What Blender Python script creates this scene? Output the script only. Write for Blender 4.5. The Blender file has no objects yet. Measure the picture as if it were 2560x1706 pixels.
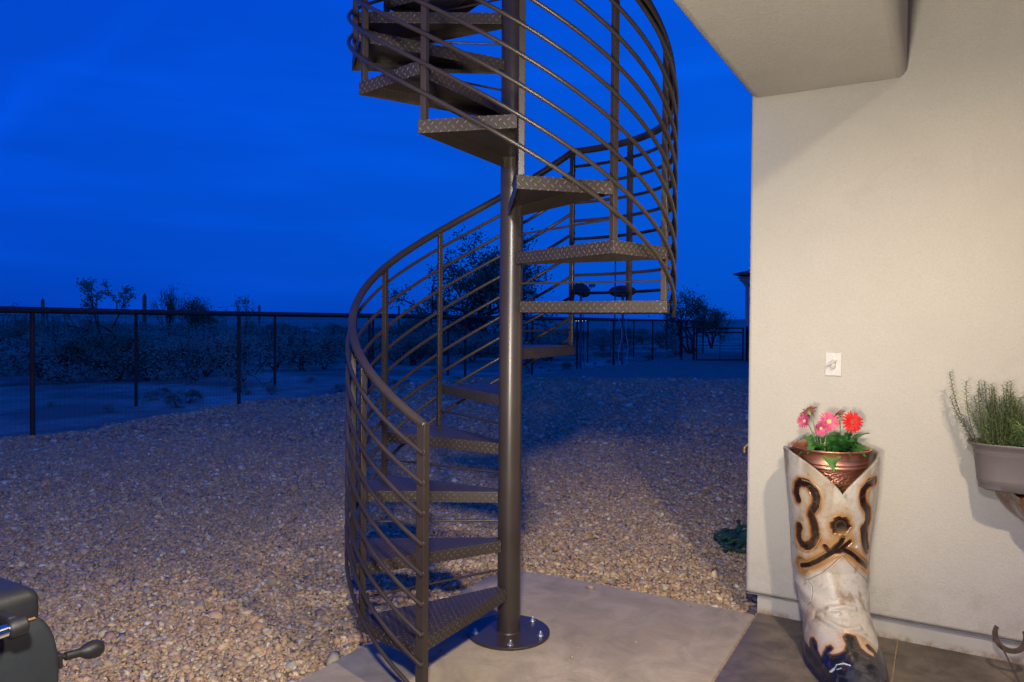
import bpy, bmesh, math, random
import numpy as np
from mathutils import Vector, Matrix
R = math.radians
sc = bpy.context.scene
# ------------------------------------------------------------------ camera
cam_d = bpy.data.cameras.new("camera"); cam = bpy.data.objects.new("camera", cam_d)
sc.collection.objects.link(cam); sc.camera = cam
cam_d.sensor_width = 36; cam_d.lens = 1858.8 / 2560 * 36
cam_d.shift_y = -20.9 / 2560
cam_d.clip_start = .05; cam_d.clip_end = 9000
CAM = Vector((.0054, -3.6749, 1.5485))
cam.matrix_world = Matrix.Translation(CAM) @ Matrix.Rotation(R(90) - .01506, 4, 'X') @ Matrix.Rotation(.00763, 4, 'Z')
# ------------------------------------------------------------------ world: deep blue dusk
w = bpy.data.worlds.new("World"); sc.world = w; w.use_nodes = True
nt = w.node_tree; nt.nodes.clear()
def N(t, kind, **kw):
    n = t.nodes.new(kind)
    for k, v in kw.items(): setattr(n, k, v)
    return n
tc = N(nt, 'ShaderNodeTexCoord'); sx = N(nt, 'ShaderNodeSeparateXYZ')
nt.links.new(tc.outputs['Generated'], sx.inputs[0])
rp = N(nt, 'ShaderNodeValToRGB'); nt.links.new(sx.outputs['Z'], rp.inputs[0])
cr = rp.color_ramp
cr.elements[0].position = 0; cr.elements[0].color = (.0006, .052, .47, 1)
cr.elements[1].position = .9; cr.elements[1].color = (.0006, .065, .60, 1)
for p, c in ((.06, (.0006, .071, .59)), (.18, (.0006, .080, .66)), (.42, (.0006, .073, .67))):
    e = cr.elements.new(p); e.color = c + (1,)
# a little brighter towards the right, faint streaks of cloud
mp = N(nt, 'ShaderNodeMapping'); mp.inputs['Scale'].default_value = (1.2, 1.2, 9); mp.inputs['Rotation'].default_value = (.25, .35, 0)
nt.links.new(tc.outputs['Generated'], mp.inputs[0])
ns = N(nt, 'ShaderNodeTexNoise'); ns.inputs['Scale'].default_value = 1.9; ns.inputs['Detail'].default_value = 6
nt.links.new(mp.outputs[0], ns.inputs['Vector'])
mr = N(nt, 'ShaderNodeMapRange'); mr.inputs[1].default_value = .46; mr.inputs[2].default_value = .78; mr.inputs[3].default_value = 0; mr.inputs[4].default_value = .26
nt.links.new(ns.outputs[0], mr.inputs[0])
m1 = N(nt, 'ShaderNodeMapRange'); m1.inputs[1].default_value = -.7; m1.inputs[2].default_value = .5; m1.inputs[3].default_value = .92; m1.inputs[4].default_value = 1.06
nt.links.new(sx.outputs['X'], m1.inputs[0])
ad0 = N(nt, 'ShaderNodeMath', operation='ADD'); nt.links.new(mr.outputs[0], ad0.inputs[0]); nt.links.new(m1.outputs[0], ad0.inputs[1])
# an old contrail across the upper left sky
dt = N(nt, 'ShaderNodeVectorMath', operation='DOT_PRODUCT'); nt.links.new(tc.outputs['Generated'], dt.inputs[0])
ca, cb = Vector((-.689, 1, .262)).normalized(), Vector((-.535, 1, .39)).normalized(); dt.inputs[1].default_value = ca.cross(cb).normalized()
n2_ = N(nt, 'ShaderNodeTexNoise'); n2_.inputs['Scale'].default_value = 9; nt.links.new(tc.outputs['Generated'], n2_.inputs['Vector'])
wv = N(nt, 'ShaderNodeMath', operation='MULTIPLY_ADD'); nt.links.new(n2_.outputs[0], wv.inputs[0]); wv.inputs[1].default_value = .05; nt.links.new(dt.outputs['Value'], wv.inputs[2])
w2 = N(nt, 'ShaderNodeMath', operation='SUBTRACT'); nt.links.new(wv.outputs[0], w2.inputs[0]); w2.inputs[1].default_value = .025
w3 = N(nt, 'ShaderNodeMath', operation='ABSOLUTE'); nt.links.new(w2.outputs[0], w3.inputs[0])
w4 = N(nt, 'ShaderNodeMapRange'); nt.links.new(w3.outputs[0], w4.inputs[0]); w4.inputs[1].default_value = 0; w4.inputs[2].default_value = .022; w4.inputs[3].default_value = .13; w4.inputs[4].default_value = 0
w5 = N(nt, 'ShaderNodeMapRange'); nt.links.new(sx.outputs['Z'], w5.inputs[0]); w5.inputs[1].default_value = .42; w5.inputs[2].default_value = .25
w6 = N(nt, 'ShaderNodeMath', operation='MULTIPLY'); nt.links.new(w4.outputs[0], w6.inputs[0]); nt.links.new(w5.outputs[0], w6.inputs[1])
ad = N(nt, 'ShaderNodeMath', operation='ADD'); nt.links.new(ad0.outputs[0], ad.inputs[0]); nt.links.new(w6.outputs[0], ad.inputs[1])
hx = N(nt, 'ShaderNodeMix', data_type='RGBA', blend_type='MULTIPLY'); hx.inputs[0].default_value = 1
hm = N(nt, 'ShaderNodeMix', data_type='RGBA'); hm.inputs[6].default_value = (1, .90, .99, 1); hm.inputs[7].default_value = (1, 1.16, 1.0, 1)
hf = N(nt, 'ShaderNodeMapRange'); hf.inputs[1].default_value = -.6; hf.inputs[2].default_value = .3; nt.links.new(sx.outputs['X'], hf.inputs[0]); nt.links.new(hf.outputs[0], hm.inputs[0])
nt.links.new(rp.outputs[0], hx.inputs[6]); nt.links.new(hm.outputs[2], hx.inputs[7])
bg = N(nt, 'ShaderNodeBackground'); nt.links.new(hx.outputs[2], bg.inputs[0]); nt.links.new(ad.outputs[0], bg.inputs[1])
ow = N(nt, 'ShaderNodeOutputWorld'); nt.links.new(bg.outputs[0], ow.inputs[0])
# ------------------------------------------------------------------ lamps: the porch can light and the photographer's flash
def lamp(name, kind, loc, energy, col, size, rot=None, **kw):
    d = bpy.data.lights.new(name, kind); d.energy = energy; d.color = col
    if kind == 'AREA': d.size = size
    else: d.shadow_soft_size = size
    for k, v in kw.items(): setattr(d, k, v)
    o = bpy.data.objects.new(name, d); o.location = loc
    if rot: o.rotation_euler = rot
    sc.collection.objects.link(o); return o
lamp('porch_light', 'SPOT', (1.25, -2.5, 3.22), 415, (1, .82, .60), .06, (0, 0, 0), spot_size=R(168), spot_blend=.6)
lamp('camera_flash', 'SPOT', (-.06, -3.75, 2.40), 530, (1, .95, .83), .10, (R(55), 0, R(15)), spot_size=R(116), spot_blend=1.0)
lamp('second_flash', 'SPOT', (-.40, -3.65, 1.15), 460, (1, .93, .77), .16, (R(112), 0, R(-21)), spot_size=R(84), spot_blend=.9)
sc.view_settings.view_transform = 'Standard'; sc.view_settings.look = 'None'
sc.view_settings.exposure = 0; sc.view_settings.gamma = 1
# ------------------------------------------------------------------ helpers
rnd = random.Random(7)
def link(o): sc.collection.objects.link(o); return o
def mw(o):
    m = o.matrix_basis.copy()
    return mw(o.parent) @ m if o.parent else m
class MB:
    def __init__(s): s.v = []; s.f = []; s.uv = []
    def add(s, vs, fs, uv=None):
        b = len(s.v); s.v += [tuple(v) for v in vs]
        for k, f in enumerate(fs):
            s.f.append(tuple(b + i for i in f)); s.uv.append(uv[k] if uv else None)
    def box(s, c, size, rot=None):
        x, y, z = [a / 2 for a in size]; M = rot or Matrix.Identity(3); c = Vector(c)
        vs = [c + M @ Vector(p) for p in ((-x,-y,-z),(x,-y,-z),(x,y,-z),(-x,y,-z),(-x,-y,z),(x,-y,z),(x,y,z),(-x,y,z))]
        s.add(vs, [(0,3,2,1),(4,5,6,7),(0,1,5,4),(1,2,6,5),(2,3,7,6),(3,0,4,7)])
    def tube(s, pts, r, n=8, caps=True, up=None):
        P = [Vector(p) for p in pts]; m = len(P)
        rr = r if isinstance(r, (list, tuple)) else [r] * m
        T = []
        for i in range(m):
            t = P[min(i + 1, m - 1)] - P[max(i - 1, 0)]; T.append(t.normalized())
        a = T[0].orthogonal().normalized() if up is None else (Vector(up) - T[0] * Vector(up).dot(T[0])).normalized()
        vs = []
        for i in range(m):
            a = (a - T[i] * a.dot(T[i])).normalized(); b = T[i].cross(a)
            k = 1.0
            if 0 < i < m - 1:
                c = (P[i] - P[i-1]).normalized().dot((P[i+1] - P[i]).normalized()); k = 1
            for j in range(n):
                q = 2 * math.pi * j / n
                vs.append(P[i] + (a * math.cos(q) + b * math.sin(q)) * rr[i] * k)
        fs = [(i*n + j, i*n + (j+1) % n, (i+1)*n + (j+1) % n, (i+1)*n + j) for i in range(m-1) for j in range(n)]
        if caps: fs += [tuple(reversed(range(n))), tuple((m-1)*n + j for j in range(n))]
        s.add(vs, fs)
    def lathe(s, prof, n=32, M=None, cap=True):
        M = M or Matrix.Identity(4); vs = []
        for r, z in prof:
            for j in range(n):
                q = 2 * math.pi * j / n; vs.append(M @ Vector((r*math.cos(q), r*math.sin(q), z)))
        m = len(prof)
        fs = [(i*n + j, i*n + (j+1) % n, (i+1)*n + (j+1) % n, (i+1)*n + j) for i in range(m-1) for j in range(n)]
        if cap: fs += [tuple(reversed(range(n))), tuple((m-1)*n + j for j in range(n))]
        s.add(vs, fs)
    def prism(s, poly, z0, z1):
        n = len(poly)
        s.add([(x, y, z0) for x, y in poly] + [(x, y, z1) for x, y in poly],
              [tuple(reversed(range(n))), tuple(range(n, 2*n))] + [(i, (i+1) % n, n + (i+1) % n, n + i) for i in range(n)])
    def build(s, name, mat, parent=None, smooth=False, bevel=0, local=False, seg=2):
        me = bpy.data.meshes.new(name); vs = s.v
        if parent is not None and not local:
            iv = mw(parent).inverted(); vs = [tuple(iv @ Vector(v)) for v in vs]
        me.from_pydata(vs, [], s.f); me.validate(clean_customdata=False)
        if any(u is not None for u in s.uv) and len(me.polygons) == len(s.f):
            l = me.uv_layers.new(name='UVMap').data
            for p, u in zip(me.polygons, s.uv):
                if u:
                    for k, li in enumerate(p.loop_indices): l[li].uv = u[k]
        return finish(me, name, mat, parent, smooth, bevel, seg)
def finish(me, name, mat, parent, smooth, bevel=0, seg=2):
    if mat: me.materials.append(mat)
    if smooth == 'auto':
        me.polygons.foreach_set('use_smooth', [True]*len(me.polygons)); me.set_sharp_from_angle(angle=R(40))
    elif smooth: me.polygons.foreach_set('use_smooth', [True]*len(me.polygons))
    o = link(bpy.data.objects.new(name, me))
    if parent is not None: o.parent = parent
    if bevel:
        b = o.modifiers.new('b', 'BEVEL'); b.width = bevel; b.segments = seg; b.limit_method = 'ANGLE'; b.angle_limit = R(35)
        b.harden_normals = False
    return o
def np_mesh(name, V, F, mat, parent=None, smooth=False, color=None):
    """V (n,3), F (m,k) arrays, world coordinates"""
    if parent is not None:
        iv = np.array(mw(parent).inverted()); V = V @ iv[:3,:3].T + iv[:3,3]
    me = bpy.data.meshes.new(name); m, k = F.shape
    me.vertices.add(len(V)); me.vertices.foreach_set('co', V.astype(np.float32).ravel())
    me.loops.add(m*k); me.loops.foreach_set('vertex_index', F.astype(np.int32).ravel())
    me.polygons.add(m); me.polygons.foreach_set('loop_start', np.arange(0, m*k, k, dtype=np.int32))
    me.polygons.foreach_set('loop_total', np.full(m, k, dtype=np.int32))
    me.update(calc_edges=True)
    if color is not None:
        at = me.color_attributes.new('Col', 'FLOAT_COLOR', 'POINT')
        c = np.ones((len(V), 4), np.float32); c[:, :3] = color; at.data.foreach_set('color', c.ravel())
    return finish(me, name, mat, parent, smooth)
def tag(o, label=None, cat=None, group=None, kind=None):
    if label: o['label'] = label
    if cat: o['category'] = cat
    if group: o['group'] = group
    if kind: o['kind'] = kind
    return o
def thing(name, loc, label, cat, group=None, rz=0):
    o = bpy.data.objects.new(name, None); o.location = loc; o.rotation_euler = (0, 0, rz); o.empty_display_size = .1
    link(o); return tag(o, label, cat, group)
# ------------------------------------------------------------------ materials
def sock(t, a, s):
    if isinstance(a, (int, float)): s.default_value = a
    else: t.links.new(a, s)
def mth(t, op, a, b=0, c=None):
    n = N(t, 'ShaderNodeMath', operation=op); sock(t, a, n.inputs[0]); sock(t, b, n.inputs[1])
    if c is not None: sock(t, c, n.inputs[2])
    return n.outputs[0]
def mix(t, f, a, b):
    n = N(t, 'ShaderNodeMix', data_type='RGBA'); sock(t, f, n.inputs[0])
    for s, x in ((n.inputs[6], a), (n.inputs[7], b)):
        if isinstance(x, tuple): s.default_value = x + (1,)
        else: t.links.new(x, s)
    return n.outputs[2]
def noise(t, scale, detail=4, rough=.5, co=None, out=0, dist=0):
    n = N(t, 'ShaderNodeTexNoise'); n.inputs['Scale'].default_value = scale; n.inputs['Detail'].default_value = detail
    n.inputs['Roughness'].default_value = rough; n.inputs['Distortion'].default_value = dist
    if co is not None: t.links.new(co, n.inputs['Vector'])
    return n.outputs[out]
def rng(t, v, a, b, c=0, d=1):
    n = N(t, 'ShaderNodeMapRange'); t.links.new(v, n.inputs[0])
    for i, x in enumerate((a, b, c, d)): n.inputs[i+1].default_value = x
    return n.outputs[0]
def bumpn(t, h, strength=.3, dist=.01, nrm=None):
    n = N(t, 'ShaderNodeBump'); n.inputs['Strength'].default_value = strength; n.inputs['Distance'].default_value = dist
    t.links.new(h, n.inputs['Height'])
    if nrm is not None: t.links.new(nrm, n.inputs['Normal'])
    return n.outputs[0]
def newmat(name):
    m = bpy.data.materials.new(name); m.use_nodes = True; t = m.node_tree
    b = t.nodes['Principled BSDF']; co = N(t, 'ShaderNodeTexCoord').outputs['Object']
    return m, t, b, co
def simple(name, col, rough=.6, metal=0, var=.25, scale=8, bump=0, bscale=60, bdist=.002, spec=.5):
    m, t, b, co = newmat(name)
    n = noise(t, scale, 5, .6, co)
    lo = tuple(c*(1-var) for c in col); hi = tuple(min(1, c*(1+var)) for c in col)
    t.links.new(mix(t, rng(t, n, .3, .7), lo, hi), b.inputs['Base Color'])
    t.links.new(rng(t, noise(t, scale*2.3, 4, .6, co), .3, .7, max(.03, rough-.08), min(1, rough+.08)), b.inputs['Roughness'])
    b.inputs['Metallic'].default_value = metal; b.inputs['Specular IOR Level'].default_value = spec
    if bump: t.links.new(bumpn(t, noise(t, bscale, 4, .6, co), bump, bdist), b.inputs['Normal'])
    return m
M = {}
# bronze-brown enamel on the stair steel
def steel(name, plate=False):
    m, t, b, co = newmat(name)
    n = noise(t, 3, 5, .6, co); fine = noise(t, 220, 3, .7, co)
    base = mix(t, rng(t, n, .3, .7), (.036, .026, .021), (.052, .038, .031))
    sp = rng(t, fine, .66, .74); base = mix(t, mth(t, 'MULTIPLY', sp, .2), base, (.12, .095, .08))
    h = mth(t, 'MULTIPLY', noise(t, 350, 3, .6, co), .06)
    if plate:
        uv = N(t, 'ShaderNodeTexCoord').outputs['UV']
        mp = N(t, 'ShaderNodeMapping'); mp.inputs['Rotation'].default_value = (0, 0, R(45)); mp.inputs['Scale'].default_value = (1/.0247,)*3
        mp.vector_type = 'POINT'; t.links.new(uv, mp.inputs[0])
        s = N(t, 'ShaderNodeSeparateXYZ'); t.links.new(mp.outputs[0], s.inputs[0])
        fx, fy = mth(t, 'FLOOR', s.outputs[0]), mth(t, 'FLOOR', s.outputs[1])
        x = mth(t, 'SUBTRACT', mth(t, 'SUBTRACT', s.outputs[0], fx), .5); y = mth(t, 'SUBTRACT', mth(t, 'SUBTRACT', s.outputs[1], fy), .5)
        par = mth(t, 'ABSOLUTE', mth(t, 'MODULO', mth(t, 'ADD', fx, fy), 2))
        ax = mth(t, 'ABSOLUTE', x); ay = mth(t, 'ABSOLUTE', y)
        l = mth(t, 'ADD', mth(t, 'MULTIPLY', ax, mth(t, 'SUBTRACT', 1, par)), mth(t, 'MULTIPLY', ay, par))
        wd = mth(t, 'ADD', mth(t, 'MULTIPLY', ay, mth(t, 'SUBTRACT', 1, par)), mth(t, 'MULTIPLY', ax, par))
        q = mth(t, 'ADD', mth(t, 'POWER', mth(t, 'DIVIDE', l, .43), 2), mth(t, 'POWER', mth(t, 'DIVIDE', wd, .135), 2))
        lug = mth(t, 'MAXIMUM', mth(t, 'SUBTRACT', 1, q), 0); lug = mth(t, 'MINIMUM', mth(t, 'MULTIPLY', lug, 1.7), 1)
        h = mth(t, 'ADD', mth(t, 'MULTIPLY', lug, 1), h)
        wear = mth(t, 'MULTIPLY', lug, rng(t, noise(t, 7, 4, .6, co), .40, .6, .25, .7))
        base = mix(t, wear, base, (.19, .16, .145))
    t.links.new(base, b.inputs['Base Color'])
    t.links.new(rng(t, n, .3, .7, .30, .44) if not plate else rng(t, n, .3, .7, .42, .58), b.inputs['Roughness'])
    b.inputs['Metallic'].default_value = .15; b.inputs['Coat Weight'].default_value = .08; b.inputs['Coat Roughness'].default_value = .3; b.inputs['Specular IOR Level'].default_value = .38
    t.links.new(bumpn(t, h, .8 if plate else .35, .0028 if plate else .001), b.inputs['Normal'])
    return m
M['steel'] = steel('bronze_steel'); M['pole'] = steel('polished_bronze_steel'); _b = M['pole'].node_tree.nodes['Principled BSDF']; _b.inputs['Coat Weight'].default_value = .45; _b.inputs['Coat Roughness'].default_value = .26; M['plate'] = steel('diamond_plate', True)
M['zinc'] = simple('zinc', (.55, .57, .58), .3, .9, .15, 30)
# stucco
m, t, b, co = newmat('stucco')
n1 = noise(t, 1.3, 5, .6, co); n2 = noise(t, 130, 3, .6, co); n3 = noise(t, 45, 3, .55, co)
c = mix(t, rng(t, n1, .3, .7), (.47, .437, .378), (.53, .495, .435)); c = mix(t, rng(t, n2, .4, .7, 0, .5), c, (.415, .38, .33))
sz_ = N(t, 'ShaderNodeSeparateXYZ'); t.links.new(co, sz_.inputs[0])
spl = mth(t, 'MULTIPLY', rng(t, sz_.outputs[2], .12, .42, 1, 0), rng(t, noise(t, 9, 6, .75, co), .45, .7, 0, .55)); c = mix(t, spl, c, (.33, .27, .20))
c = mix(t, rng(t, noise(t, 2.6, 7, .7, co, dist=.8), .56, .74, 0, .28), c, (.40, .35, .28))
t.links.new(c, b.inputs['Base Color']); b.inputs['Roughness'].default_value = .92; b.inputs['Specular IOR Level'].default_value = .2
hh = mth(t, 'ADD', mth(t, 'MULTIPLY', n2, .8), mth(t, 'MULTIPLY', n3, .55))
t.links.new(bumpn(t, hh, .7, .004), b.inputs['Normal']); M['stucco'] = m
m, t, b, co = newmat('foundation_paint'); sz_ = N(t, 'ShaderNodeSeparateXYZ'); t.links.new(co, sz_.inputs[0])
c = mix(t, rng(t, noise(t, 6, 5, .6, co), .3, .7), (.42, .395, .34), (.50, .465, .40)); spl = mth(t, 'MULTIPLY', rng(t, sz_.outputs[2], .0, .035, 1, 0), rng(t, noise(t, 25, 5, .7, co), .38, .62, 0, .9)); c = mix(t, spl, c, (.26, .15, .08))
t.links.new(c, b.inputs['Base Color']); b.inputs['Roughness'].default_value = .75; t.links.new(bumpn(t, noise(t, 40, 4, .6, co), .3, .003), b.inputs['Normal']); M['base_paint'] = m
M['screed'] = simple('metal_screed', (.32, .31, .29), .55, .5, .15, 12)
# slab concrete
def concrete(name, a, bb, d, rust, wet=.75):
    m, t, b, co = newmat(name)
    n1 = noise(t, 1.1, 7, .62, co, dist=.6); n2 = noise(t, 5, 8, .7, co, dist=.8); n3 = noise(t, 160, 3, .7, co)
    c = mix(t, rng(t, n1, .38, .62), a, bb)
    c = mix(t, rng(t, n2, .42, .70, 0, .85), c, d)
    c = mix(t, rng(t, noise(t, 2.2, 6, .7, co, dist=1.5), .56, .72, 0, .45), c, rust)
    c = mix(t, rng(t, n3, .35, .7, 0, .3), c, tuple(x*.55 for x in a))
    v = N(t, 'ShaderNodeTexVoronoi'); v.inputs['Scale'].default_value = 13; t.links.new(co, v.inputs['Vector'])
    k = mth(t, 'LESS_THAN', mth(t, 'ADD', v.outputs['Distance'], mth(t, 'MULTIPLY', noise(t, 90, 2, .5, co), .05)), .062)
    k = mth(t, 'MULTIPLY', k, mth(t, 'GREATER_THAN', noise(t, 3.3, 1, .5, co), .54))
    c = mix(t, k, c, (.6, .56, .5))
    t.links.new(c, b.inputs['Base Color']); t.links.new(rng(t, n2, .3, .7, wet-.2, wet), b.inputs['Roughness'])
    h = mth(t, 'ADD', mth(t, 'MULTIPLY', n3, .35), mth(t, 'MULTIPLY', n2, .5))
    t.links.new(bumpn(t, h, .35, .004), b.inputs['Normal']); return m
M['slab'] = concrete('stained_slab', (.36, .285, .20), (.48, .39, .28), (.24, .195, .15), (.40, .25, .16), .85)
M['patio'] = concrete('dark_stained_patio', (.080, .062, .048), (.20, .155, .115), (.050, .040, .034), (.16, .10, .066), .6)
# gravel
m, t, b, co = newmat('gravel_stones')
vc = N(t, 'ShaderNodeVertexColor', layer_name='Col'); n = noise(t, 130, 4, .7, co)
c = mix(t, rng(t, n, .35, .7, 0, .3), vc.outputs[0], (.18, .13, .10))
c = mix(t, rng(t, noise(t, 60, 3, .6, co), .62, .7, 0, .5), c, (.5, .46, .42))
t.links.new(c, b.inputs['Base Color']); b.inputs['Roughness'].default_value = .8
t.links.new(bumpn(t, n, .5, .003), b.inputs['Normal']); M['stones'] = m
m, t, b, co = newmat('gravel_bed')
v = N(t, 'ShaderNodeTexVoronoi'); v.inputs['Scale'].default_value = 26; t.links.new(co, v.inputs['Vector'])
g = N(t, 'ShaderNodeSeparateColor'); t.links.new(v.outputs['Color'], g.inputs[0])
rp = N(t, 'ShaderNodeValToRGB'); t.links.new(g.outputs[0], rp.inputs[0]); e = rp.color_ramp.elements
e[0].color = (.20, .145, .11, 1); e[1].color = (.52, .47, .43, 1)
for p, c in ((.3, (.31, .225, .165)), (.6, (.40, .30, .21)), (.85, (.35, .24, .21))): rp.color_ramp.elements.new(p).color = c + (1,)
c = mix(t, rng(t, v.outputs['Distance'], .35, .75, 0, .8), rp.outputs[0], (.09, .07, .055))
t.links.new(c, b.inputs['Base Color']); b.inputs['Roughness'].default_value = .9
t.links.new(bumpn(t, mth(t, 'SUBTRACT', 1, v.outputs['Distance']), .8, .02), b.inputs['Normal']); M['bed'] = m
m, t, b, co = newmat('desert_sand')
n1 = noise(t, .22, 6, .65, co); n2 = noise(t, 3, 6, .7, co)
c = mix(t, rng(t, n1, .42, .6), (.20, .18, .14), (.60, .52, .42)); c = mix(t, rng(t, n2, .4, .65, 0, .6), c, (.22, .19, .15)); c = mix(t, rng(t, noise(t, 14, 5, .75, co), .52, .66, 0, .7), c, (.13, .12, .09))
t.links.new(c, b.inputs['Base Color']); b.inputs['Roughness'].default_value = .95
t.links.new(bumpn(t, n2, 1, .12), b.inputs['Normal']); M['sand'] = m
M['pipe'] = simple('rust_red_pipe', (.055, .022, .018), .7, .1, .35, 6, .3, 80)
M['wire'] = simple('galvanized_wire', (.10, .10, .10), .6, .5, .2, 10)
def leafmat(name, col, sc_):
    m = simple(name, col, .8, 0, .35, sc_); t = m.node_tree; b = t.nodes['Principled BSDF']
    tr = N(t, 'ShaderNodeBsdfTranslucent'); l = b.inputs['Base Color'].links[0].from_socket; t.links.new(l, tr.inputs[0])
    mx = N(t, 'ShaderNodeMixShader'); mx.inputs[0].default_value = .5; t.links.new(b.outputs[0], mx.inputs[1]); t.links.new(tr.outputs[0], mx.inputs[2])
    t.links.new(mx.outputs[0], t.nodes['Material Output'].inputs[0]); return m
M['leaf_dark'] = leafmat('scrub_leaf', (.30, .46, .34), 1.5)
M['leaf_mesq'] = leafmat('mesquite_leaf', (.16, .26, .15), 1.2)
M['leaf_pale'] = leafmat('palo_verde_leaf', (.15, .22, .08), 1.5)
M['bark'] = simple('bark', (.05, .038, .028), .9, 0, .3, 5, .5, 30, .01)
M['cactus'] = simple('cactus_skin', (.12, .19, .09), .8, 0, .2, 3)
M['cable_w'] = simple('white_cable', (.6, .6, .6), .5); M['cable_b'] = simple('black_cable', (.015, .015, .015), .5)
M['dish'] = simple('dish_grey', (.12, .12, .125), .5, .1, .1, 4); M['dishlogo'] = simple('dish_badge', (.05, .05, .055), .4)
M['roof'] = simple('clay_roof', (.13, .085, .065), .85, 0, .3, 6)
# ------------------------------------------------------------------ setting
TH = R(30); WD = Vector((math.cos(TH), -math.sin(TH), 0)); WN = Vector((-math.sin(TH), -math.cos(TH), 0)); WA = Vector((1.33, .29, 0))
def W(s, q, z=0): p = WA + WD * s + WN * q; return Vector((p.x, p.y, z))
WR = Matrix((WD, WN * -1, Vector((0, 0, 1)))).transposed()      # columns: along wall, into wall, up
def gz(x, y):
    return -.045 + .022*math.sin(x*.9+1.3)*math.sin(y*.7+.4) + .012*math.sin(x*2.3+y*1.7)
def gz_np(x, y):
    return -.045 + .022*np.sin(x*.9+1.3)*np.sin(y*.7+.4) + .012*np.sin(x*2.3+y*1.7)
FP = [(-9.6, -1.2), (-8.0, 2.75), (-6.478, 6.374), (-4.967, 9.864), (-3.271, 13.417), (-1.236, 16.14), (.609, 18.39), (2.17, 21.0), (3.726, 23.57), (5.785, 26.87), (7.94, 31.39), (10.0, 35.2)]
GP = [(-10.6, 3.6), (-8.95, 7.2), (-7.312, 10.793), (-5.715, 14.265), (-3.9, 17.2), (-2.013, 19.863), (.55, 23.3), (3.114, 26.79), (6.0, 32.9), (8.984, 39.4), (12.0, 45.5)]
def fence_x(y, P=FP):
    for (x0, y0), (x1, y1) in zip(P, P[1:]):
        if y <= y1: return x0 + (x1-x0)*(y-y0)/(y1-y0)
    return P[-1][0]
# desert sheet to the horizon
def axis(n, far, k=3.2):
    a = np.linspace(-1, 1, n); return np.sign(a) * (np.exp(np.abs(a)*k) - 1) / (math.exp(k) - 1) * far
gx = axis(161, 4500, 6.5); gy = axis(161, 4500, 6.5) + 14
X, Y = np.meshgrid(gx, gy); rr = np.hypot(X, Y-5)
hump = lambda x, y: .10*np.sin(x*.35+1)*np.sin(y*.28) + .05*np.sin(x*.9+2)*np.cos(y*.7)
Z = -.16 + hump(X, Y)*np.clip((rr-6)/10, 0, 1)*np.clip(400/np.maximum(rr, 1), 0, 1)
idx = np.arange(161*161).reshape(161, 161)
F = np.stack([idx[:-1,:-1], idx[:-1,1:], idx[1:,1:], idx[1:,:-1]], -1).reshape(-1, 4)
o = np_mesh('desert_ground', np.stack([X, Y, Z], -1).reshape(-1, 3), F, M['sand'], smooth=True); tag(o, kind='structure')
def sand_z(x, y):
    r = math.hypot(x, y-5); return -.16 + float(hump(x, y))*min(1, max(0, (r-6)/10))*min(1, 400/max(r, 1))
# gravel bed: rows between the fence line and behind the house
ys = np.linspace(-5.5, 34, 200); V = []
nw = 90
for y in ys:
    fx = fence_x(y) + .22*math.sin(y*1.1) + .12*math.sin(y*2.9+1) + .05*math.sin(y*7.3)
    for k in range(nw):
        u = k/(nw-1); x = fx - .25 + u*(16 + .1*y)
        z = gz(x, y) - (.13 if k == 0 else .03 if k == 1 else 0) + .05*math.exp(-((x-fx-.5)/.45)**2)
        V.append((x, y, z))
V = np.array(V); idx = np.arange(200*nw).reshape(200, nw)
F = np.stack([idx[:-1,:-1], idx[:-1,1:], idx[1:,1:], idx[1:,:-1]], -1).reshape(-1, 4)
o = np_mesh('gravel_bed', V, F, M['bed'], smooth=True); tag(o, kind='structure')
# loose stones: individual crushed rocks, too many to count
rs = np.random.RandomState(3)
t_ = (1+5**.5)/2
ico = np.array([(-1,t_,0),(1,t_,0),(-1,-t_,0),(1,-t_,0),(0,-1,t_),(0,1,t_),(0,-1,-t_),(0,1,-t_),(t_,0,-1),(t_,0,1),(-t_,0,-1),(-t_,0,1)])/math.hypot(1,t_)
icf = np.array([(0,11,5),(0,5,1),(0,1,7),(0,7,10),(0,10,11),(1,5,9),(5,11,4),(11,10,2),(10,7,6),(7,1,8),(3,9,4),(3,4,2),(3,2,6),(3,6,8),(3,8,9),(4,9,5),(2,4,11),(6,2,10),(8,6,7),(9,8,1)])
def in_slab(x, y):
    s = (x-1.33)*math.cos(TH) - (y-.29)*math.sin(TH); q = -(x-1.33)*math.sin(TH) - (y-.29)*math.cos(TH)
    e = .035*np.sin(s*9) + .02*np.sin(s*23+q*17) 
    inside = (s > -1.53+e*.6) & (q > .05+e*.6) & ~((s < -1.25) & (q < .33) & ((s+1.25)**2 + (q-.33)**2 > .28**2))
    house = (s > -.07) & (q < .03) & (s < 12)
    return inside | house
pts = []
for d0, d1, dens, size in ((1.2, 4.2, 6200, .0105), (4.2, 6.5, 4600, .0110), (6.5, 9.5, 2400, .0135), (9.5, 14, 560, .022), (14, 21, 180, .03)):
    a0, a1 = -.92, .56
    n = int(dens * (d1*d1-d0*d0)/2*(a1-a0))
    d = np.sqrt(rs.uniform(d0*d0, d1*d1, n)); u = rs.uniform(a0, a1, n)
    x = d*u; y = d - 3.675
    fx = np.array([fence_x(v) for v in y]) + .22*np.sin(y*1.1) + .12*np.sin(y*2.9+1) + .05*np.sin(y*7.3)
    ok = ~in_slab(x, y) & (x > fx + rs.uniform(-.18, .1, n)) & (np.abs(x/(d)) < 1.0)
    x, y, fx = x[ok], y[ok], fx[ok]
    z = gz_np(x, y) + .05*np.exp(-((x-fx-.5)/.45)**2) + rs.uniform(-.006, .012, len(x))
    pts.append(np.stack([x, y, z, size*rs.lognormal(0, .38, len(x))], -1))
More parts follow.
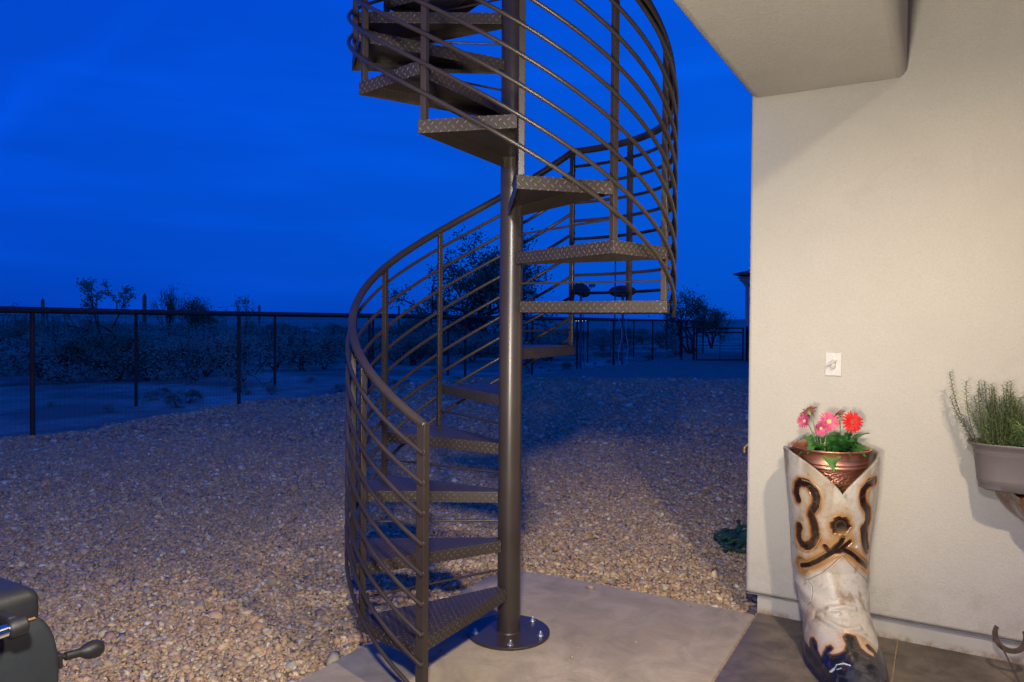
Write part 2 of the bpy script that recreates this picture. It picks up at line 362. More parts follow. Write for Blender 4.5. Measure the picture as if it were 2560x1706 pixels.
# strays on the slab
st = rs.uniform((-.5, -.6), (1.25, .85), (16, 2)); keep = in_slab(st[:, 0], st[:, 1]); st = st[keep][:9]
pts.append(np.stack([st[:,0], st[:,1], np.full(len(st), .004), rs.uniform(.004, .010, len(st))], -1))
pts.append(np.array([[.47, .62, .008, .02], [-.29, .47, .008, .016]]))
Pn = np.concatenate(pts); n = len(Pn)
q = rs.normal(size=(n, 4)); q /= np.linalg.norm(q, axis=1)[:, None]; a, b_, c_, d_ = q.T
RM = np.stack([1-2*(c_*c_+d_*d_), 2*(b_*c_-a*d_), 2*(b_*d_+a*c_), 2*(b_*c_+a*d_), 1-2*(b_*b_+d_*d_), 2*(c_*d_-a*b_), 2*(b_*d_-a*c_), 2*(c_*d_+a*b_), 1-2*(b_*b_+c_*c_)], -1).reshape(n, 3, 3)
tm = np.stack([ico*(1+rs.uniform(-.42, .36, (12, 1)))*np.array([1.25, .95, .72])*rs.uniform(.8, 1.2, 3) for _ in range(24)])
V = tm[rs.randint(0, 24, n)]; V = np.einsum('nij,nkj->nki', RM, V) * Pn[:, None, 3:4]
V[:, :, 2] *= .8; V += Pn[:, None, :3]
F = (icf[None] + (np.arange(n)*12)[:, None, None]).reshape(-1, 3)
pal = np.array([(.33,.22,.14),(.38,.27,.18),(.27,.17,.115),(.30,.22,.17),(.24,.17,.14),(.42,.34,.26),(.31,.19,.155),(.20,.17,.155),(.46,.42,.37),(.36,.23,.13),(.26,.24,.23)])
ci = rs.choice(len(pal), n, p=[.17,.14,.13,.12,.09,.08,.09,.05,.03,.07,.03])
C = np.minimum(pal[ci]*np.array([1.62, 1.60, 1.30]), .8)*rs.uniform(.70, 1.15, (n, 1)); C = np.repeat(C, 12, 0)
o = np_mesh('gravel', V.reshape(-1, 3), F, M['stones'], color=C)
tag(o, 'loose crushed tan and pink gravel covering the yard', 'gravel', kind='stuff')
# slabs
def slab_poly(s0, s1, q0, q1, corner=False):
    P = []
    if corner:
        for k in range(7):
            a = R(90*k/6); P.append(W(s0+.28 - .28*math.cos(a), q0+.28 - .28*math.sin(a)))
    else: P.append(W(s0, q0))
    P += [W(s1, q0), W(s1, q1), W(s0, q1)]
    return [(p.x, p.y) for p in P]
mb = MB(); mb.prism(slab_poly(-1.53, -.004, .04, 4.2, True)[::-1], -.16, 0); tag(mb.build('concrete_slab', M['slab'], bevel=.006), kind='structure')
mb = MB(); g = .667; w_ = .0022
for i in range(6):
    for j in range(5):
        q0 = .0 if j == 0 else 1.25 + (j-1)*g; q1 = 1.25 + j*g
        mb.prism(slab_poly(.004 + i*g + w_, .004 + (i+1)*g - w_, q0 + w_, q1 - w_)[::-1], -.16, .0)
tag(mb.build('patio_floor', M['patio'], bevel=.003), kind='structure')
mb = MB(); mb.prism(slab_poly(-.0035, 4.1, .003, 4.2)[::-1], -.15, -.004)
tag(mb.build('slab_joints', simple('joint_grit', (.30, .22, .14), .9, 0, .4, 40), bevel=0), kind='structure')
# ------------------------------------------------------------------ the house
house = thing('stucco_house', W(0, 0), 'cream stucco house corner with a wide overhanging beam above', 'house')
def wbox(mb, s0, s1, q0, q1, z0, z1):
    mb.box(W((s0+s1)/2, (q0+q1)/2, (z0+z1)/2), (abs(s1-s0), abs(q1-q0), z1-z0), WR)
mb = MB(); wbox(mb, -.0575, 6.5, -7, .02, .103, 4.2); mb.build('wall', M['stucco'], house, bevel=.018, seg=4, smooth='auto')
mb = MB(); wbox(mb, .0, 6.5, -6.9, .0, -.3, .100); mb.build('foundation', M['base_paint'], house, bevel=.004)
mb = MB(); wbox(mb, -.05, 6.5, -6.95, .0175, .0995, .1028); mb.build('weep_screed', M['screed'], house)
mb = MB(); wbox(mb, -.0575, .675, .018, 6.5, 2.735, 4.0); mb.build('beam', M['stucco'], house, bevel=.045, seg=5, smooth='auto')
mb = MB(); wbox(mb, .70, 6.5, .015, 6.5, 3.24, 3.4); mb.build('porch_ceiling', M['stucco'], house)
mb = MB(); mb.lathe([(.055, 0), (.09, 0), (.092, -.006), (.085, -.012), (.06, -.010), (.055, 0)], 28, Matrix.Translation((1.25, -2.5, 3.24)), cap=False)
mb.build('light_trim', M['base_paint'], house, smooth=True)
# ------------------------------------------------------------------ spiral stair
RISE = .235; A0 = -28.636; RC = .7877; Z1 = .2372; FL = .0546; RP = .7677
def ang(i): return A0 - 30*(i-1) - (60 if i >= 8 else 0)
def tz(i): return Z1 + (i-1)*RISE
def pol(a, r, z=0): return Vector((r*math.sin(R(a)), -r*math.cos(R(a)), z))
stair = thing('spiral_staircase', (0, 0, 0), 'dark bronze steel spiral staircase with diamond plate treads on the concrete slab', 'staircase')
mb = MB(); mb.lathe([(.05715, .012), (.05715, 4.6)], 48); mb.build('central_pole', M['pole'], stair, smooth='auto')
mb = MB(); mb.lathe([(.0615, .0122), (.0585, .017), (.0575, .0200)], 40, cap=False); mb.build('weld_bead', M['steel'], stair, smooth=True)
mb = MB(); mb.lathe([(.203, 0), (.205, .002), (.205, .0105), (.203, .0125)], 72); bp = mb.build('base_plate', M['steel'], stair, smooth='auto')
for a in (0, 62, 180+62, 122, 182+0, -76):
    pass
for a in (3, 68, 133, 198, 263+20):
    p = pol(a, .168); mb = MB()
    mb.lathe([(.0165, .0126), (.0165, .0150), (.0125, .0152)], 20, Matrix.Translation(p))
    mb.lathe([(.0115, .0152), (.0115, .0262), (.0095, .0272)], 6, Matrix.Translation(p) @ Matrix.Rotation(a, 4, 'Z'))
    mb.lathe([(.0075, .0272), (.0075, .031), (.0060, .036), (.0028, .0388)], 16, Matrix.Translation(p))
    mb.build('bolt', M['zinc'], bp, smooth='auto')
def inset(poly, d):
    n = len(poly); L = []
    for i in range(n):
        p, q = Vector(poly[i]), Vector(poly[(i+1) % n]); e = (q-p).normalized(); nn = Vector((-e.y, e.x)); L.append((p+nn*d, e))
    out = []
    for i in range(n):
        (p, e), (q, f) = L[i-1], L[i]; den = e.x*f.y - e.y*f.x
        if abs(den) < 1e-6: out.append(q); continue
        t = ((q.x-p.x)*f.y - (q.y-p.y)*f.x)/den; out.append(p + e*t)
    return out
def pan(poly):
    """poly counter-clockwise; top at z=0, open beneath"""
    mb = MB(); n = len(poly); P = [Vector(p) for p in poly]; I = inset(poly, .004); th = .0045
    mb.add([(p.x, p.y, 0) for p in P], [tuple(range(n))], [[(p.x, p.y) for p in P]])
    mb.add([(p.x, p.y, -th) for p in I], [tuple(reversed(range(n)))])
    dist = 0
    for i in range(n):
        a, b = P[i], P[(i+1) % n]; c, d = I[i], I[(i+1) % n]; l = (b-a).length
        mb.add([(a.x,a.y,-FL), (b.x,b.y,-FL), (b.x,b.y,0), (a.x,a.y,0)], [(0,1,2,3)], [[(dist, -FL), (dist+l, -FL), (dist+l, 0), (dist, 0)]])
        mb.add([(a.x,a.y,-FL), (b.x,b.y,-FL), (d.x,d.y,-FL), (c.x,c.y,-FL)], [(3,2,1,0)])
        mb.add([(c.x,c.y,-FL), (d.x,d.y,-FL), (d.x,d.y,-th), (c.x,c.y,-th)], [(3,2,1,0)])
        dist += l + .013
    return mb
def merged(o, w):
    bm = bmesh.new(); bm.from_mesh(o.data); bmesh.ops.remove_doubles(bm, verts=bm.verts, dist=1e-5); bm.to_mesh(o.data); bm.free()
    b = o.modifiers.new('b', 'BEVEL'); b.width = w; b.segments = 3; b.limit_method = 'ANGLE'; b.angle_limit = R(40)
def inner(a_mid, s):
    d = Vector((math.sin(R(a_mid)), -math.cos(R(a_mid)))); n = Vector((math.cos(R(a_mid)), math.sin(R(a_mid)))); return d*.0515 + n*s*.0332
def c2(a, r): v = pol(a, r); return Vector((v.x, v.y))
proto = pan([inner(-15, -1), c2(-30, RC), c2(0, RC), inner(-15, 1)]).build('tread', M['plate'], stair, local=True)
merged(proto, .0035)
proto.rotation_euler.z = R(ang(1)); proto.location = (0, 0, tz(1))
for i in list(range(2, 7)) + list(range(8, 18)):
    o = proto.copy(); link(o); o.parent = stair; o.rotation_euler.z = R(ang(i)); o.location = (0, 0, tz(i))
L = ang(7)
lp = pan([inner(L-75, -1), c2(L-90, RC), c2(L-60, RC), c2(L-30, RC), c2(L, RC), inner(L-15, 1)])
o = lp.build('landing', M['plate'], stair, local=True); merged(o, .0035); o.location.z = tz(7)
# balusters and newel
HO = .893
def post(a, z0, z1, name='baluster', w=.0254, r=RP):
    mb = MB(); mb.box(pol(a, r, (z0+z1)/2), (w, w, z1-z0), Matrix.Rotation(R(a), 3, 'Z'))
    return mb.build(name, M['steel'], stair, bevel=.002)
PA = 1.343
def pa(i): return ang(i) + PA
post(pa(1), 0.0, tz(1)+HO, 'newel_post', .038, .764)
for i in range(2, 8): post(pa(i), tz(i-1), tz(i)+HO)
for a in (pa(7)-30, pa(7)-60): post(a, tz(7), tz(7)+HO)
for i in range(8, 18): post(pa(i), tz(i-1), tz(i)+HO)
def hz(a):      # walking-line height at angle a
    a1 = pa(1); 
    if a > pa(7): return Z1 + RISE*(a1-a)/30
    if a > pa(7)-60: return tz(7)
    return tz(7) + RISE*(pa(7)-60-a)/30
def helix(a0, a1, r, off, step=3):
    n = max(2, int(abs(a1-a0)/step)); ks = [a0 + (a1-a0)*k/n for k in range(n+1)]
    for b in (pa(7), pa(7)-60):
        if min(a0, a1) < b < max(a0, a1): ks.append(b)
    ks = sorted(set(ks), reverse=a1 < a0); return [pol(a, r, hz(a)+off) for a in ks]
mb = MB(); end = pa(17)
pp = helix(pa(1)+.2, end, RP, HO+.002)
mb.tube(pp, .0195, 16)
mb.build('handrail', M['steel'], stair, smooth='auto')
mb = MB(); c = pol(pa(1), .764, tz(1)+HO); mb.lathe([(.0, -.019), (.010, -.0175), (.0165, -.011), (.0185, 0), (.0165, .009), (.0105, .0155), (.001, .0185)], 20, Matrix.Translation(c), cap=False)
mb.build('newel_cap', M['steel'], stair, smooth=True)
RR = .7895
for k in range(9):
    mb = MB(); mb.tube(helix(pa(1)+1.2, pa(7)-.6, RR, .79-.1225*k), .0092, 10); mb.build('rail', M['steel'], stair, smooth='auto')
for k in range(9):      # weld beads where the rails meet the newel
    mb = MB(); a = pa(1) + 1.0; mb.lathe([(.001, -.004), (.0085, -.003), (.0120, .0), (.0100, .003), (.001, .0055)], 10, Matrix.Translation(pol(a, RR-.006, hz(a)+.79-.1225*k)) @ Matrix.Rotation(R(90), 4, 'X'), cap=False)
    mb.build('weld_bead', M['steel'], stair, smooth=True)
for k in range(8):
    z = tz(7) + .812 - .106*k
    mb = MB(); mb.tube([pol(a, RR, z) for a in np.linspace(pa(7)+.9, pa(7)-61, 26)], .0092, 10); mb.build('rail', M['steel'], stair, smooth='auto')
for k in range(9):
    mb = MB(); mb.tube(helix(pa(7)-(58.6 if k < 8 else 68), end, RR, .815-.118*k), .0092, 10); mb.build('rail', M['steel'], stair, smooth='auto')
for i in list(range(2, 8)) + list(range(8, 18)):
    a = pa(i); z = tz(i-1) + .088
    mb = MB(); mb.tube([pol(a-1.5, .05, z), pol(a, RP-.011, z)], .0052, 10); mb.build('riser_bar', M['steel'], stair, smooth='auto')
# ------------------------------------------------------------------ fences
def fence(P, ztop, label, name, off=0, rail=.038, pr_=.032, pm='pipe', base=-.25):
    f = thing(name, (P[0][0], P[0][1], 0), label, 'fence')
    rr_ = random.Random(len(P)*3+int(off*10))
    tops = [ztop + rr_.uniform(-.012, .012) for _ in P]
    for (x, y), zt in zip(P, tops):
        mb = MB(); mb.tube([(x, y, base), (x, y, zt)], pr_, 12); mb.build('post', M[pm], f, smooth='auto')
    mb = MB(); mb.tube([(x, y, zt) for (x, y), zt in zip(P, tops)], rail, 12); mb.build('top_rail', M[pm], f, smooth='auto')
    for (a, za), (b, zb) in zip(zip(P, tops), zip(P[1:], tops[1:])):
        L = math.hypot(b[0]-a[0], b[1]-a[1]); mb = MB(); A = Vector((a[0], a[1], 0)); D = Vector((b[0]-a[0], b[1]-a[1], 0))
        for k in range(12):
            z = .0 + (ztop-.06)*(k/11)**1.0
            mb.tube([A + D*t + Vector((0, 0, z + .012*math.sin(t*3+k))) for t in (0, .25, .5, .75, 1)], .0016, 3, caps=False)
        n = int(L/.075)
        for k in range(1, n):
            p = A + D*(k/n); mb.tube([(p.x, p.y, -.05), (p.x, p.y, ztop-.05)], .0012, 3, caps=False)
        mb.build('wire_panel', M['wire'], f)
    return f
fence(FP, 1.632, 'nearer rust red pipe fence with wire mesh along the gravel edge', 'pipe_fence')
fence(GP, 1.70, 'second pipe fence with wire mesh standing behind the first, nearer the scrub', 'pipe_fence', 1)
# gate panels on the right
g0, g1 = Vector((7.74, 27.456, -.03)), Vector((9.774, 27.747, -.03))
gt = thing('pipe_gate', g0, 'dark pipe frame gate panel standing in front of the far fence', 'gate')
mb = MB()
for z in (1.37, 1.18, .03): mb.tube([g0 + Vector((0, 0, z)), g1 + Vector((0, 0, z))], .03, 10)
mb.tube([g0 + Vector((0,0,.62)), g1 + Vector((0,0,.62))], .012, 8)
for p in (g0, g1, g0 + (g1-g0)*.5): mb.tube([p, p + Vector((0, 0, 1.40 if p is not None else 0))], .032 if p in (g0, g1) else .018, 10)
mb.build('gate_frame', M['pipe'], gt, smooth='auto')
for x, y, h in ((7.14, 27.6, 1.62), (7.62, 27.44, 1.40), (9.95, 27.8, 1.42)):
    mb = MB(); mb.tube([(x, y, -.1), (x, y, h)], .045, 12); mb.build('gate_post', M['pipe'], gt, smooth='auto')
mb = MB(); mb.tube([(7.14, 27.6, 1.36), (7.62, 27.44, 1.36)], .03, 10); mb.build('cross_rail', M['pipe'], gt, smooth='auto')
mb = MB(); mb.tube([(7.14, 27.6, 1.655), (7.9, 31.39, 1.655)], .035, 10); mb.build('cross_rail', M['pipe'], gt, smooth='auto')
pl = thing('utility_box', (10.25, 27.7, -.05), 'dark low box beside the far building corner', 'utility box')
mb = MB(); mb.box((10.27, 27.7, .58), (.46, .4, 1.24)); mb.build('cabinet', M['pipe'], pl, bevel=.03)
mb = MB(); mb.box((10.27, 27.7, 1.215), (.52, .46, .05)); mb.build('lid', M['pipe'], pl, bevel=.012)
# neighbouring building whose corner shows past the wall
nb = thing('guest_house', (10, 28.2, 0), 'far building corner with a moulded cornice and low tiled roof', 'building', None, R(-30))
mb = MB(); mb.box((4.0, 4.75, 1.55), (8.04, 9.5, 3.2)); mb.build('wall', M['stucco'], nb, bevel=.03, local=True)
for k, (e, z0, z1) in enumerate(((.05, 3.15, 3.24), (.11, 3.243, 3.33), (.19, 3.333, 3.45), (.27, 3.453, 3.52))):
    mb = MB(); mb.box((4.0, 4.75, (z0+z1)/2), (8.04+2*e, 9.5+2*e, z1-z0)); mb.build('cornice', M['stucco'], nb, bevel=.02, local=True)
mb = MB(); e = .42; x0, x1, y0, y1 = -.02-e, 8.02+e, -e, 9.5+e
mb.add([(x0,y0,3.60),(x1,y0,3.60),(x1,y1,3.60),(x0,y1,3.60),(x0,y0,3.66),(x1,y0,3.66),(x1,y1,3.66),(x0,y1,3.66),(3.9,4,5.0),(4.1,5.5,5.0)],
       [(3,2,1,0),(0,1,5,4),(1,2,6,5),(2,3,7,6),(3,0,4,7),(4,5,8),(5,6,9,8),(6,7,9),(7,4,8,9)])
mb.build('roof', M['roof'], nb, local=True)
# satellite dishes and mast
def dish(x, y, zc, w, h, nrm, label, arm):
    d = thing('satellite_dish', (x, y, -.05), label, 'satellite dish', 'satellite dishes on poles')
    mb = MB(); mb.tube([(x, y, -.1), (x, y, zc-.12)], .042, 12); mb.build('pole', M['dish'], d, smooth='auto')
    n = Vector(nrm).normalized(); q = n.to_track_quat('Z', 'X').to_matrix().to_4x4()
    q = Matrix.Translation((x + .0, y + .08, zc)) @ q
    up = Vector((0, 0, 1)); xa = up.cross(n).normalized(); ya = n.cross(xa)
    q = Matrix((xa*(w/2), ya*(h/2), n)).transposed().to_4x4(); q.translation = (x, y+.10, zc)
    mb = MB(); pr1 = [(r, .13*r*r*w) for r in np.linspace(.001, 1, 10)]; pr2 = [(r, .13*r*r*w - .012) for r in np.linspace(1.01, .001, 10)]
    mb.lathe(pr1 + pr2, 40, q, cap=False); mb.build('reflector', M['dish'], d, smooth='auto')
    mb = MB(); mb.box(Vector((x, y+.03, zc-.06)), (.16, .16, .12)); mb.build('mount', M['dishlogo'], d, bevel=.01)
    c = Vector((x, y+.1, zc)); tip = c + Vector(arm); mb = MB()
    mb.tube([c - ya*h*.45, tip], .014, 8); mb.build('feed_arm', M['dish'], d, smooth='auto')
    mb = MB()
    for k in (-.09, .0, .09): mb.lathe([(.03, -.06), (.034, .0), (.045, .05), (.04, .06)], 12, Matrix.Translation(tip + xa*k + Vector((0,0,.03))) @ Matrix.Rotation(R(60), 4, 'X'))
    mb.build('receiver', M['dish'], d, smooth='auto')
    return d
dish(2.40, 22.24, 2.62, .66, .62, (.50, .62, .60), 'rounder satellite dish with its feed arm reaching up to the right', (.42, .28, .18))
dish(4.10, 23.87, 2.60, 1.02, .66, (.03, .62, .78), 'wider oval satellite dish beside the thin antenna mast', (.04, .45, .02))
ms = thing('antenna_mast', (3.77, 23.58, -.05), 'thin tall antenna mast between the two satellite dishes', 'mast')
mb = MB(); mb.tube([(3.77, 23.58, -.1), (3.77, 23.58, 5.0)], .026, 10); mb.build('pole', M['dish'], ms, smooth='auto')
mb = MB(); mb.tube([(3.77-.0, 23.58, 4.9), (3.77, 23.58, 5.3)], .010, 8); mb.build('tip', M['dish'], ms, smooth='auto')
for pts, lab in (([(3.86, 23.56, 1.75), (3.98, 23.5, 1.45), (4.02, 23.5, 1.0), (3.90, 23.45, .55), (3.90, 23.45, .2), (3.99, 23.4, -.02)], 'thin white cable hanging left of the wider dish pole'),
                 ([(4.22, 23.75, 2.0), (4.20, 23.7, 1.5), (4.21, 23.7, 1.1), (4.28, 23.65, .6), (4.22, 23.6, .25), (4.24, 23.6, -.02)], 'thin white cable hanging right of the wider dish pole'),
                 ([(2.47, 22.2, 2.3), (2.50, 22.2, 1.4), (2.49, 22.2, .6), (2.50, 22.2, .2), (2.56, 22.1, -.03)], 'black cable hanging beside the rounder dish pole')):
    mb = MB(); P = []
    for i in range(len(pts)-1):
        p0, p1, p2, p3 = [Vector(pts[min(max(i+k, 0), len(pts)-1)]) for k in (-1, 0, 1, 2)]
        for u in (0, .25, .5, .75): P.append(.5*((2*p1) + (p2-p0)*u + (2*p0-5*p1+4*p2-p3)*u*u + (3*p1-p0-3*p2+p3)*u**3))
    P.append(Vector(pts[-1])); mb.tube(P, .010, 8)
    tag(mb.build('cable', M['cable_b' if 'black' in lab else 'cable_w'], smooth='auto'), lab, 'cable')
# ------------------------------------------------------------------ vegetation
def leaf_cloud(pts, size, rs, asp=.5):
    n = len(pts); a = rs.normal(size=(n, 3)); a /= np.linalg.norm(a, axis=1)[:, None]
    b = np.cross(a, rs.normal(size=(n, 3))); b /= np.linalg.norm(b, axis=1)[:, None]
    s = size*rs.uniform(.6, 1.4, (n, 1)); a = a*s; b = b*s*asp
    V = np.stack([pts-a, pts+b, pts+a, pts-b], 1).reshape(-1, 3)
    return V, np.arange(n*4).reshape(n, 4)
def grow(seed, dims, levels, nleaf, leaf, spread=.55, droop=0, trunk=.15, fork=(2, 3), r0=.06, cl=.16, multi=1):
    """returns (wood MB, leaf V, F) fitted to dims (width, depth, height) with its base at the origin"""
    rr = random.Random(seed); rs = np.random.RandomState(seed); segs = []; tips = []
    def br(p, d, l, r, k):
        q = p + d*l; m = (p+q)/2 + Vector([rr.uniform(-.08, .08)*l for _ in range(3)])
        segs.append((p, m, q, r, r*.68))
        if k <= 2: tips.append((q, l)); 
        if k <= 1: tips.append((m, l))
        if k == 0: return
        for _ in range(rr.randint(*fork)):
            nd = (d + Vector([rr.gauss(0, spread) for _ in range(3)]) + Vector((0, 0, .12 - droop*(levels-k)))).normalized()
            br(q, nd, l*rr.uniform(.62, .88), r*.66, k-1)
    for m_ in range(multi):
        d0 = Vector((rr.gauss(0, .45), rr.gauss(0, .45), 1)).normalized() if multi > 1 else Vector((rr.gauss(0, .12), rr.gauss(0, .12), 1)).normalized()
        br(Vector((rr.gauss(0, .03), rr.gauss(0, .03), 0)), d0, trunk if multi == 1 else .3, r0, levels)
    T = np.array([tuple(t[0]) for t in tips]); Ls = np.array([t[1] for t in tips])
    lo, hi = T.min(0), T.max(0); S = np.array(dims)/np.array([hi[0]-lo[0], hi[1]-lo[1], hi[2]])
    cxy = np.array([(lo[0]+hi[0])/2, (lo[1]+hi[1])/2, 0])
    wgt = rs.uniform(0, 1, len(T))**1.6; i = rs.choice(len(T), nleaf, p=wgt/wgt.sum())
    P = (T[i]-cxy*0)*S + rs.normal(size=(nleaf, 3))*cl*np.array([1, 1, .8])*(Ls[i][:, None]/Ls.mean())
    P[:, 2] = np.abs(P[:, 2])
    V, F = leaf_cloud(P, leaf, rs)
    mb = MB()
    for p, m, q, ra, rb in segs:
        f = lambda v: Vector((v.x*S[0], v.y*S[1], v.z*S[2])); mb.tube([f(p), f(m), f(q)], [max(ra*S[2]*.55, .004), max((ra+rb)/2*S[2]*.55, .004), max(rb*S[2]*.55, .003)], 5, caps=False)
    return mb, V, F
def plant(name, loc, label, cat, g, lm, group=None, crown='crown', wood='trunk', rz=0):
    t = thing(name, loc, label, cat, group, rz)
    mb, V, F = g
    w_ = mb.build(wood, M['bark'], t, smooth=True, local=True)
    me = None; o = np_mesh(crown, V, F, lm); o.parent = t
    return t
def dup(root, loc, rz, scale=1, label=None):
    r = root.copy(); link(r); r.location = loc; r.rotation_euler = (0, 0, rz); r.scale = (scale[0], scale[1], scale[2]) if isinstance(scale, tuple) else (scale,)*3
    if label: r['label'] = label
    for ch in list(root.children):
        c = ch.copy(); link(c); c.parent = r
    return r
# low scrub: creosote bushes on the desert floor
protos = []
used = set()
rb = random.Random(11)
spots = []
tries = 0
while len(spots) < 150 and tries < 20000:
    tries += 1
    d = rb.uniform(19, 75)**1.0; u = rb.uniform(-.76, .36)
    if rb.random() > 24/d*1.25: continue
    x, y = d*u, d-3.675
    if x > fence_x(y, GP) - 1.3: continue
    if y < 44 and -3 < x < 1.2 and 33 < y: continue
    if any((x-a)**2+(y-b)**2 < 1.1 for a, b, *_ in spots): continue
    cap = (1.28 if x > -2.5 else 1.5) + .0*d
    spots.append((x, y, rb.uniform(.72, 1.0)*cap, rb.uniform(1.6, 2.8)))
SL = 'dark rounded creosote bush in the scrub beyond both fences'
for i, (x, y, h, wd_) in enumerate(spots):
    k = i % 6
    if i < 6:
        g = grow(100+i, (1, 1, 1), 4, 2300, .021, .62, 0, .3, (2, 3), .02, .075, multi=6)
        t = plant('creosote_bush', (0, 0, 0), SL, 'bush', g, M['leaf_dark'] if i % 3 else M['leaf_mesq'], 'scrub bushes beyond the fences', 'foliage', 'stems')
        protos.append(t); t.location = (x, y, sand_z(x, y)-.05); t.scale = (wd_, wd_, h+.1); t.rotation_euler.z = rb.uniform(0, 6)
    else: dup(protos[k], (x, y, sand_z(x, y)-.05), rb.uniform(0, 6), (wd_, wd_*rb.uniform(.8, 1.2), h+.1))
# tufts and low shrubs on the open strips of ground
for i in range(70):
    y = rb.uniform(5, 46); s_ = rb.choice((0, 0, 1)); x = fence_x(y, FP) - rb.uniform(.5, 2.6) if s_ == 0 else fence_x(y, GP) - rb.uniform(.3, 1.6)
    k = rb.uniform(.12, .42); dup(protos[i % 6], (x, y, sand_z(x, y)-.02), rb.uniform(0, 6), (k*1.5, k*1.3, k*.8), 'low dry tuft on the pale ground strip beside the fences')['group'] = 'low tufts beside the fences'
# trees that rise above the fence rail
plant('mesquite_tree', (-1.15, 34.3, -.2), 'big dark mesquite tree rising above the fence behind the stair pole', 'tree',
      grow(44, (8.6, 7, 6.3), 6, 12500, .08, .62, .03, .05, (2, 3), .045, .26, multi=4), M['leaf_mesq'])
plant('mesquite_tree', (9.75, 36.6, -.2), 'rounded dark tree above the far fence right of the staircase', 'tree',
      grow(8, (3.0, 3.0, 3.45), 5, 3000, .06, .6, 0, .12, (2, 3), .04, .20, multi=4), M['leaf_mesq'])
plant('mesquite_tree', (13.2, 45.6, -.2), 'small dark tree just left of the far building', 'tree',
      grow(9, (2.6, 2.6, 2.7), 5, 4000, .06, .6, 0, .12, (2, 3), .05, .22, multi=3), M['leaf_mesq'])
def px(xp, d): return (xp-1280)/1859*d + .005
plant('mesquite_tree', (px(277, 30), 26.3, -.2), 'sparse dark leaved young tree left of the tall saguaro', 'tree',
      grow(12, (2.1, 1.8, 3.35), 5, 900, .075, .5, 0, .18, (2, 2), .03, .10, multi=2), M['leaf_dark'])
plant('palo_verde_tree', (px(421, 40), 36.3, -.2), 'airy pale green palo verde right of the tall saguaro', 'tree',
      grow(15, (2.2, 2.0, 3.6), 5, 2600, .032, .42, 0, .18, (2, 3), .03, .12, multi=3), M['leaf_pale'])
plant('palo_verde_tree', (px(503, 40), 36.3, -.2), 'denser low green palo verde, widest of the left skyline plants', 'tree',
      grow(17, (2.3, 2.0, 3.05), 5, 7500, .036, .6, 0, .12, (2, 3), .03, .17, multi=4), M['leaf_pale'])
plant('mesquite_tree', (px(606, 32), 28.3, -.2), 'small dark sapling with two tufts near the fence middle', 'tree',
      grow(21, (.95, .9, 2.75), 4, 480, .05, .35, 0, .3, (2, 2), .02, .08, multi=2), M['leaf_dark'])
plant('mesquite_tree', (px(565, 32), 28.3, -.2), 'tiny dark sapling tuft barely above the fence rail', 'tree',
      grow(23, (.8, .7, 2.2), 4, 300, .05, .4, 0, .3, (2, 2), .02, .08), M['leaf_dark'])
for k, (xp, h, wd_, lb) in enumerate(((30, 2.35, 1.5, 'wispy bush at the far left edge above the fence rail'), (75, 2.15, 1.1, 'low leafy bush second from the left above the rail'), (128, 2.1, .8, 'small leafy bush beside the short saguaro'))):
    plant('desert_bush', (px(xp, 30), 26.3, -.2), lb, 'bush', grow(31+k, (wd_, 1, h), 4, 420, .05, .55, 0, .3, (2, 3), .02, .09, multi=3), M['leaf_dark'], None, 'foliage', 'stems')
def saguaro(xp, d, top, r, label):
    x, y = px(xp, d), d - 3.675; t = thing('saguaro_cactus', (x, y, -.2), label, 'cactus'); mb = MB(); n = 40; prof = []
    for z in np.linspace(0, 1, 24):
        zz = -.2 + z*(top+.2); rr_ = r*(min(1, .75+z) if z < .3 else 1)*math.sqrt(max(0, 1-max(0, (z-.9)/.1)**2))
        prof.append((max(rr_, .002), zz))
    vs = [(x + rr_*(1+.09*math.cos(j*math.pi))*math.cos(2*math.pi*j/n), y + rr_*(1+.09*math.cos(j*math.pi))*math.sin(2*math.pi*j/n), zz) for rr_, zz in prof for j in range(n)]
    mb.add(vs, [(i*n+j, i*n+(j+1) % n, (i+1)*n+(j+1) % n, (i+1)*n+j) for i in range(23) for j in range(n)])
    mb.build('stem', M['cactus'], t, smooth='auto'); return t
saguaro(361, 55, 3.45, .13, 'tallest saguaro, a straight green column above the fence rail')
saguaro(107, 60, 3.15, .12, 'short saguaro poking above the rail near the left edge')
saguaro(648, 70, 3.0, .10, 'tiny dark saguaro tip just over the rail left of the staircase')
saguaro(997, 110, 3.9, .12, 'thin distant saguaro seen through the stair railing')
# distant lights on the horizon
em = bpy.data.materials.new('distant_lamp'); em.use_nodes = True; b = em.node_tree.nodes['Principled BSDF']
b.inputs['Emission Color'].default_value = (1, .8, .6, 1); b.inputs['Emission Strength'].default_value = 2.2; b.inputs['Base Color'].default_value = (.2, .2, .2, 1)
for xp, yp, s in ((1424, 804.5, 1), (1431, 804, .8), (1440, 806, 1.1), (1446, 806, 1.2), (1456, 806, .9), (1464, 805.5, 1), (1676, 806.5, 1.3), (1661, 809.5, .6), (1158, 801.5, .9), (845, 796.5, .8)):
    D_ = 420; s *= .5; yh = 806.5 + .0076*(xp-1280); x = px(xp, D_); z = 1.5485 + (yh-yp)/1859*D_
    mb = MB(); mb.lathe([(.02, -.28*s), (.22*s, -.18*s), (.28*s, 0), (.22*s, .18*s), (.02, .28*s)], 10, Matrix.Translation((x, D_-3.675, z+.2)))
    o = mb.build('town_light', em, smooth=True); tag(o, 'tiny warm light of the distant town on the horizon', 'light', 'lights of the distant town')
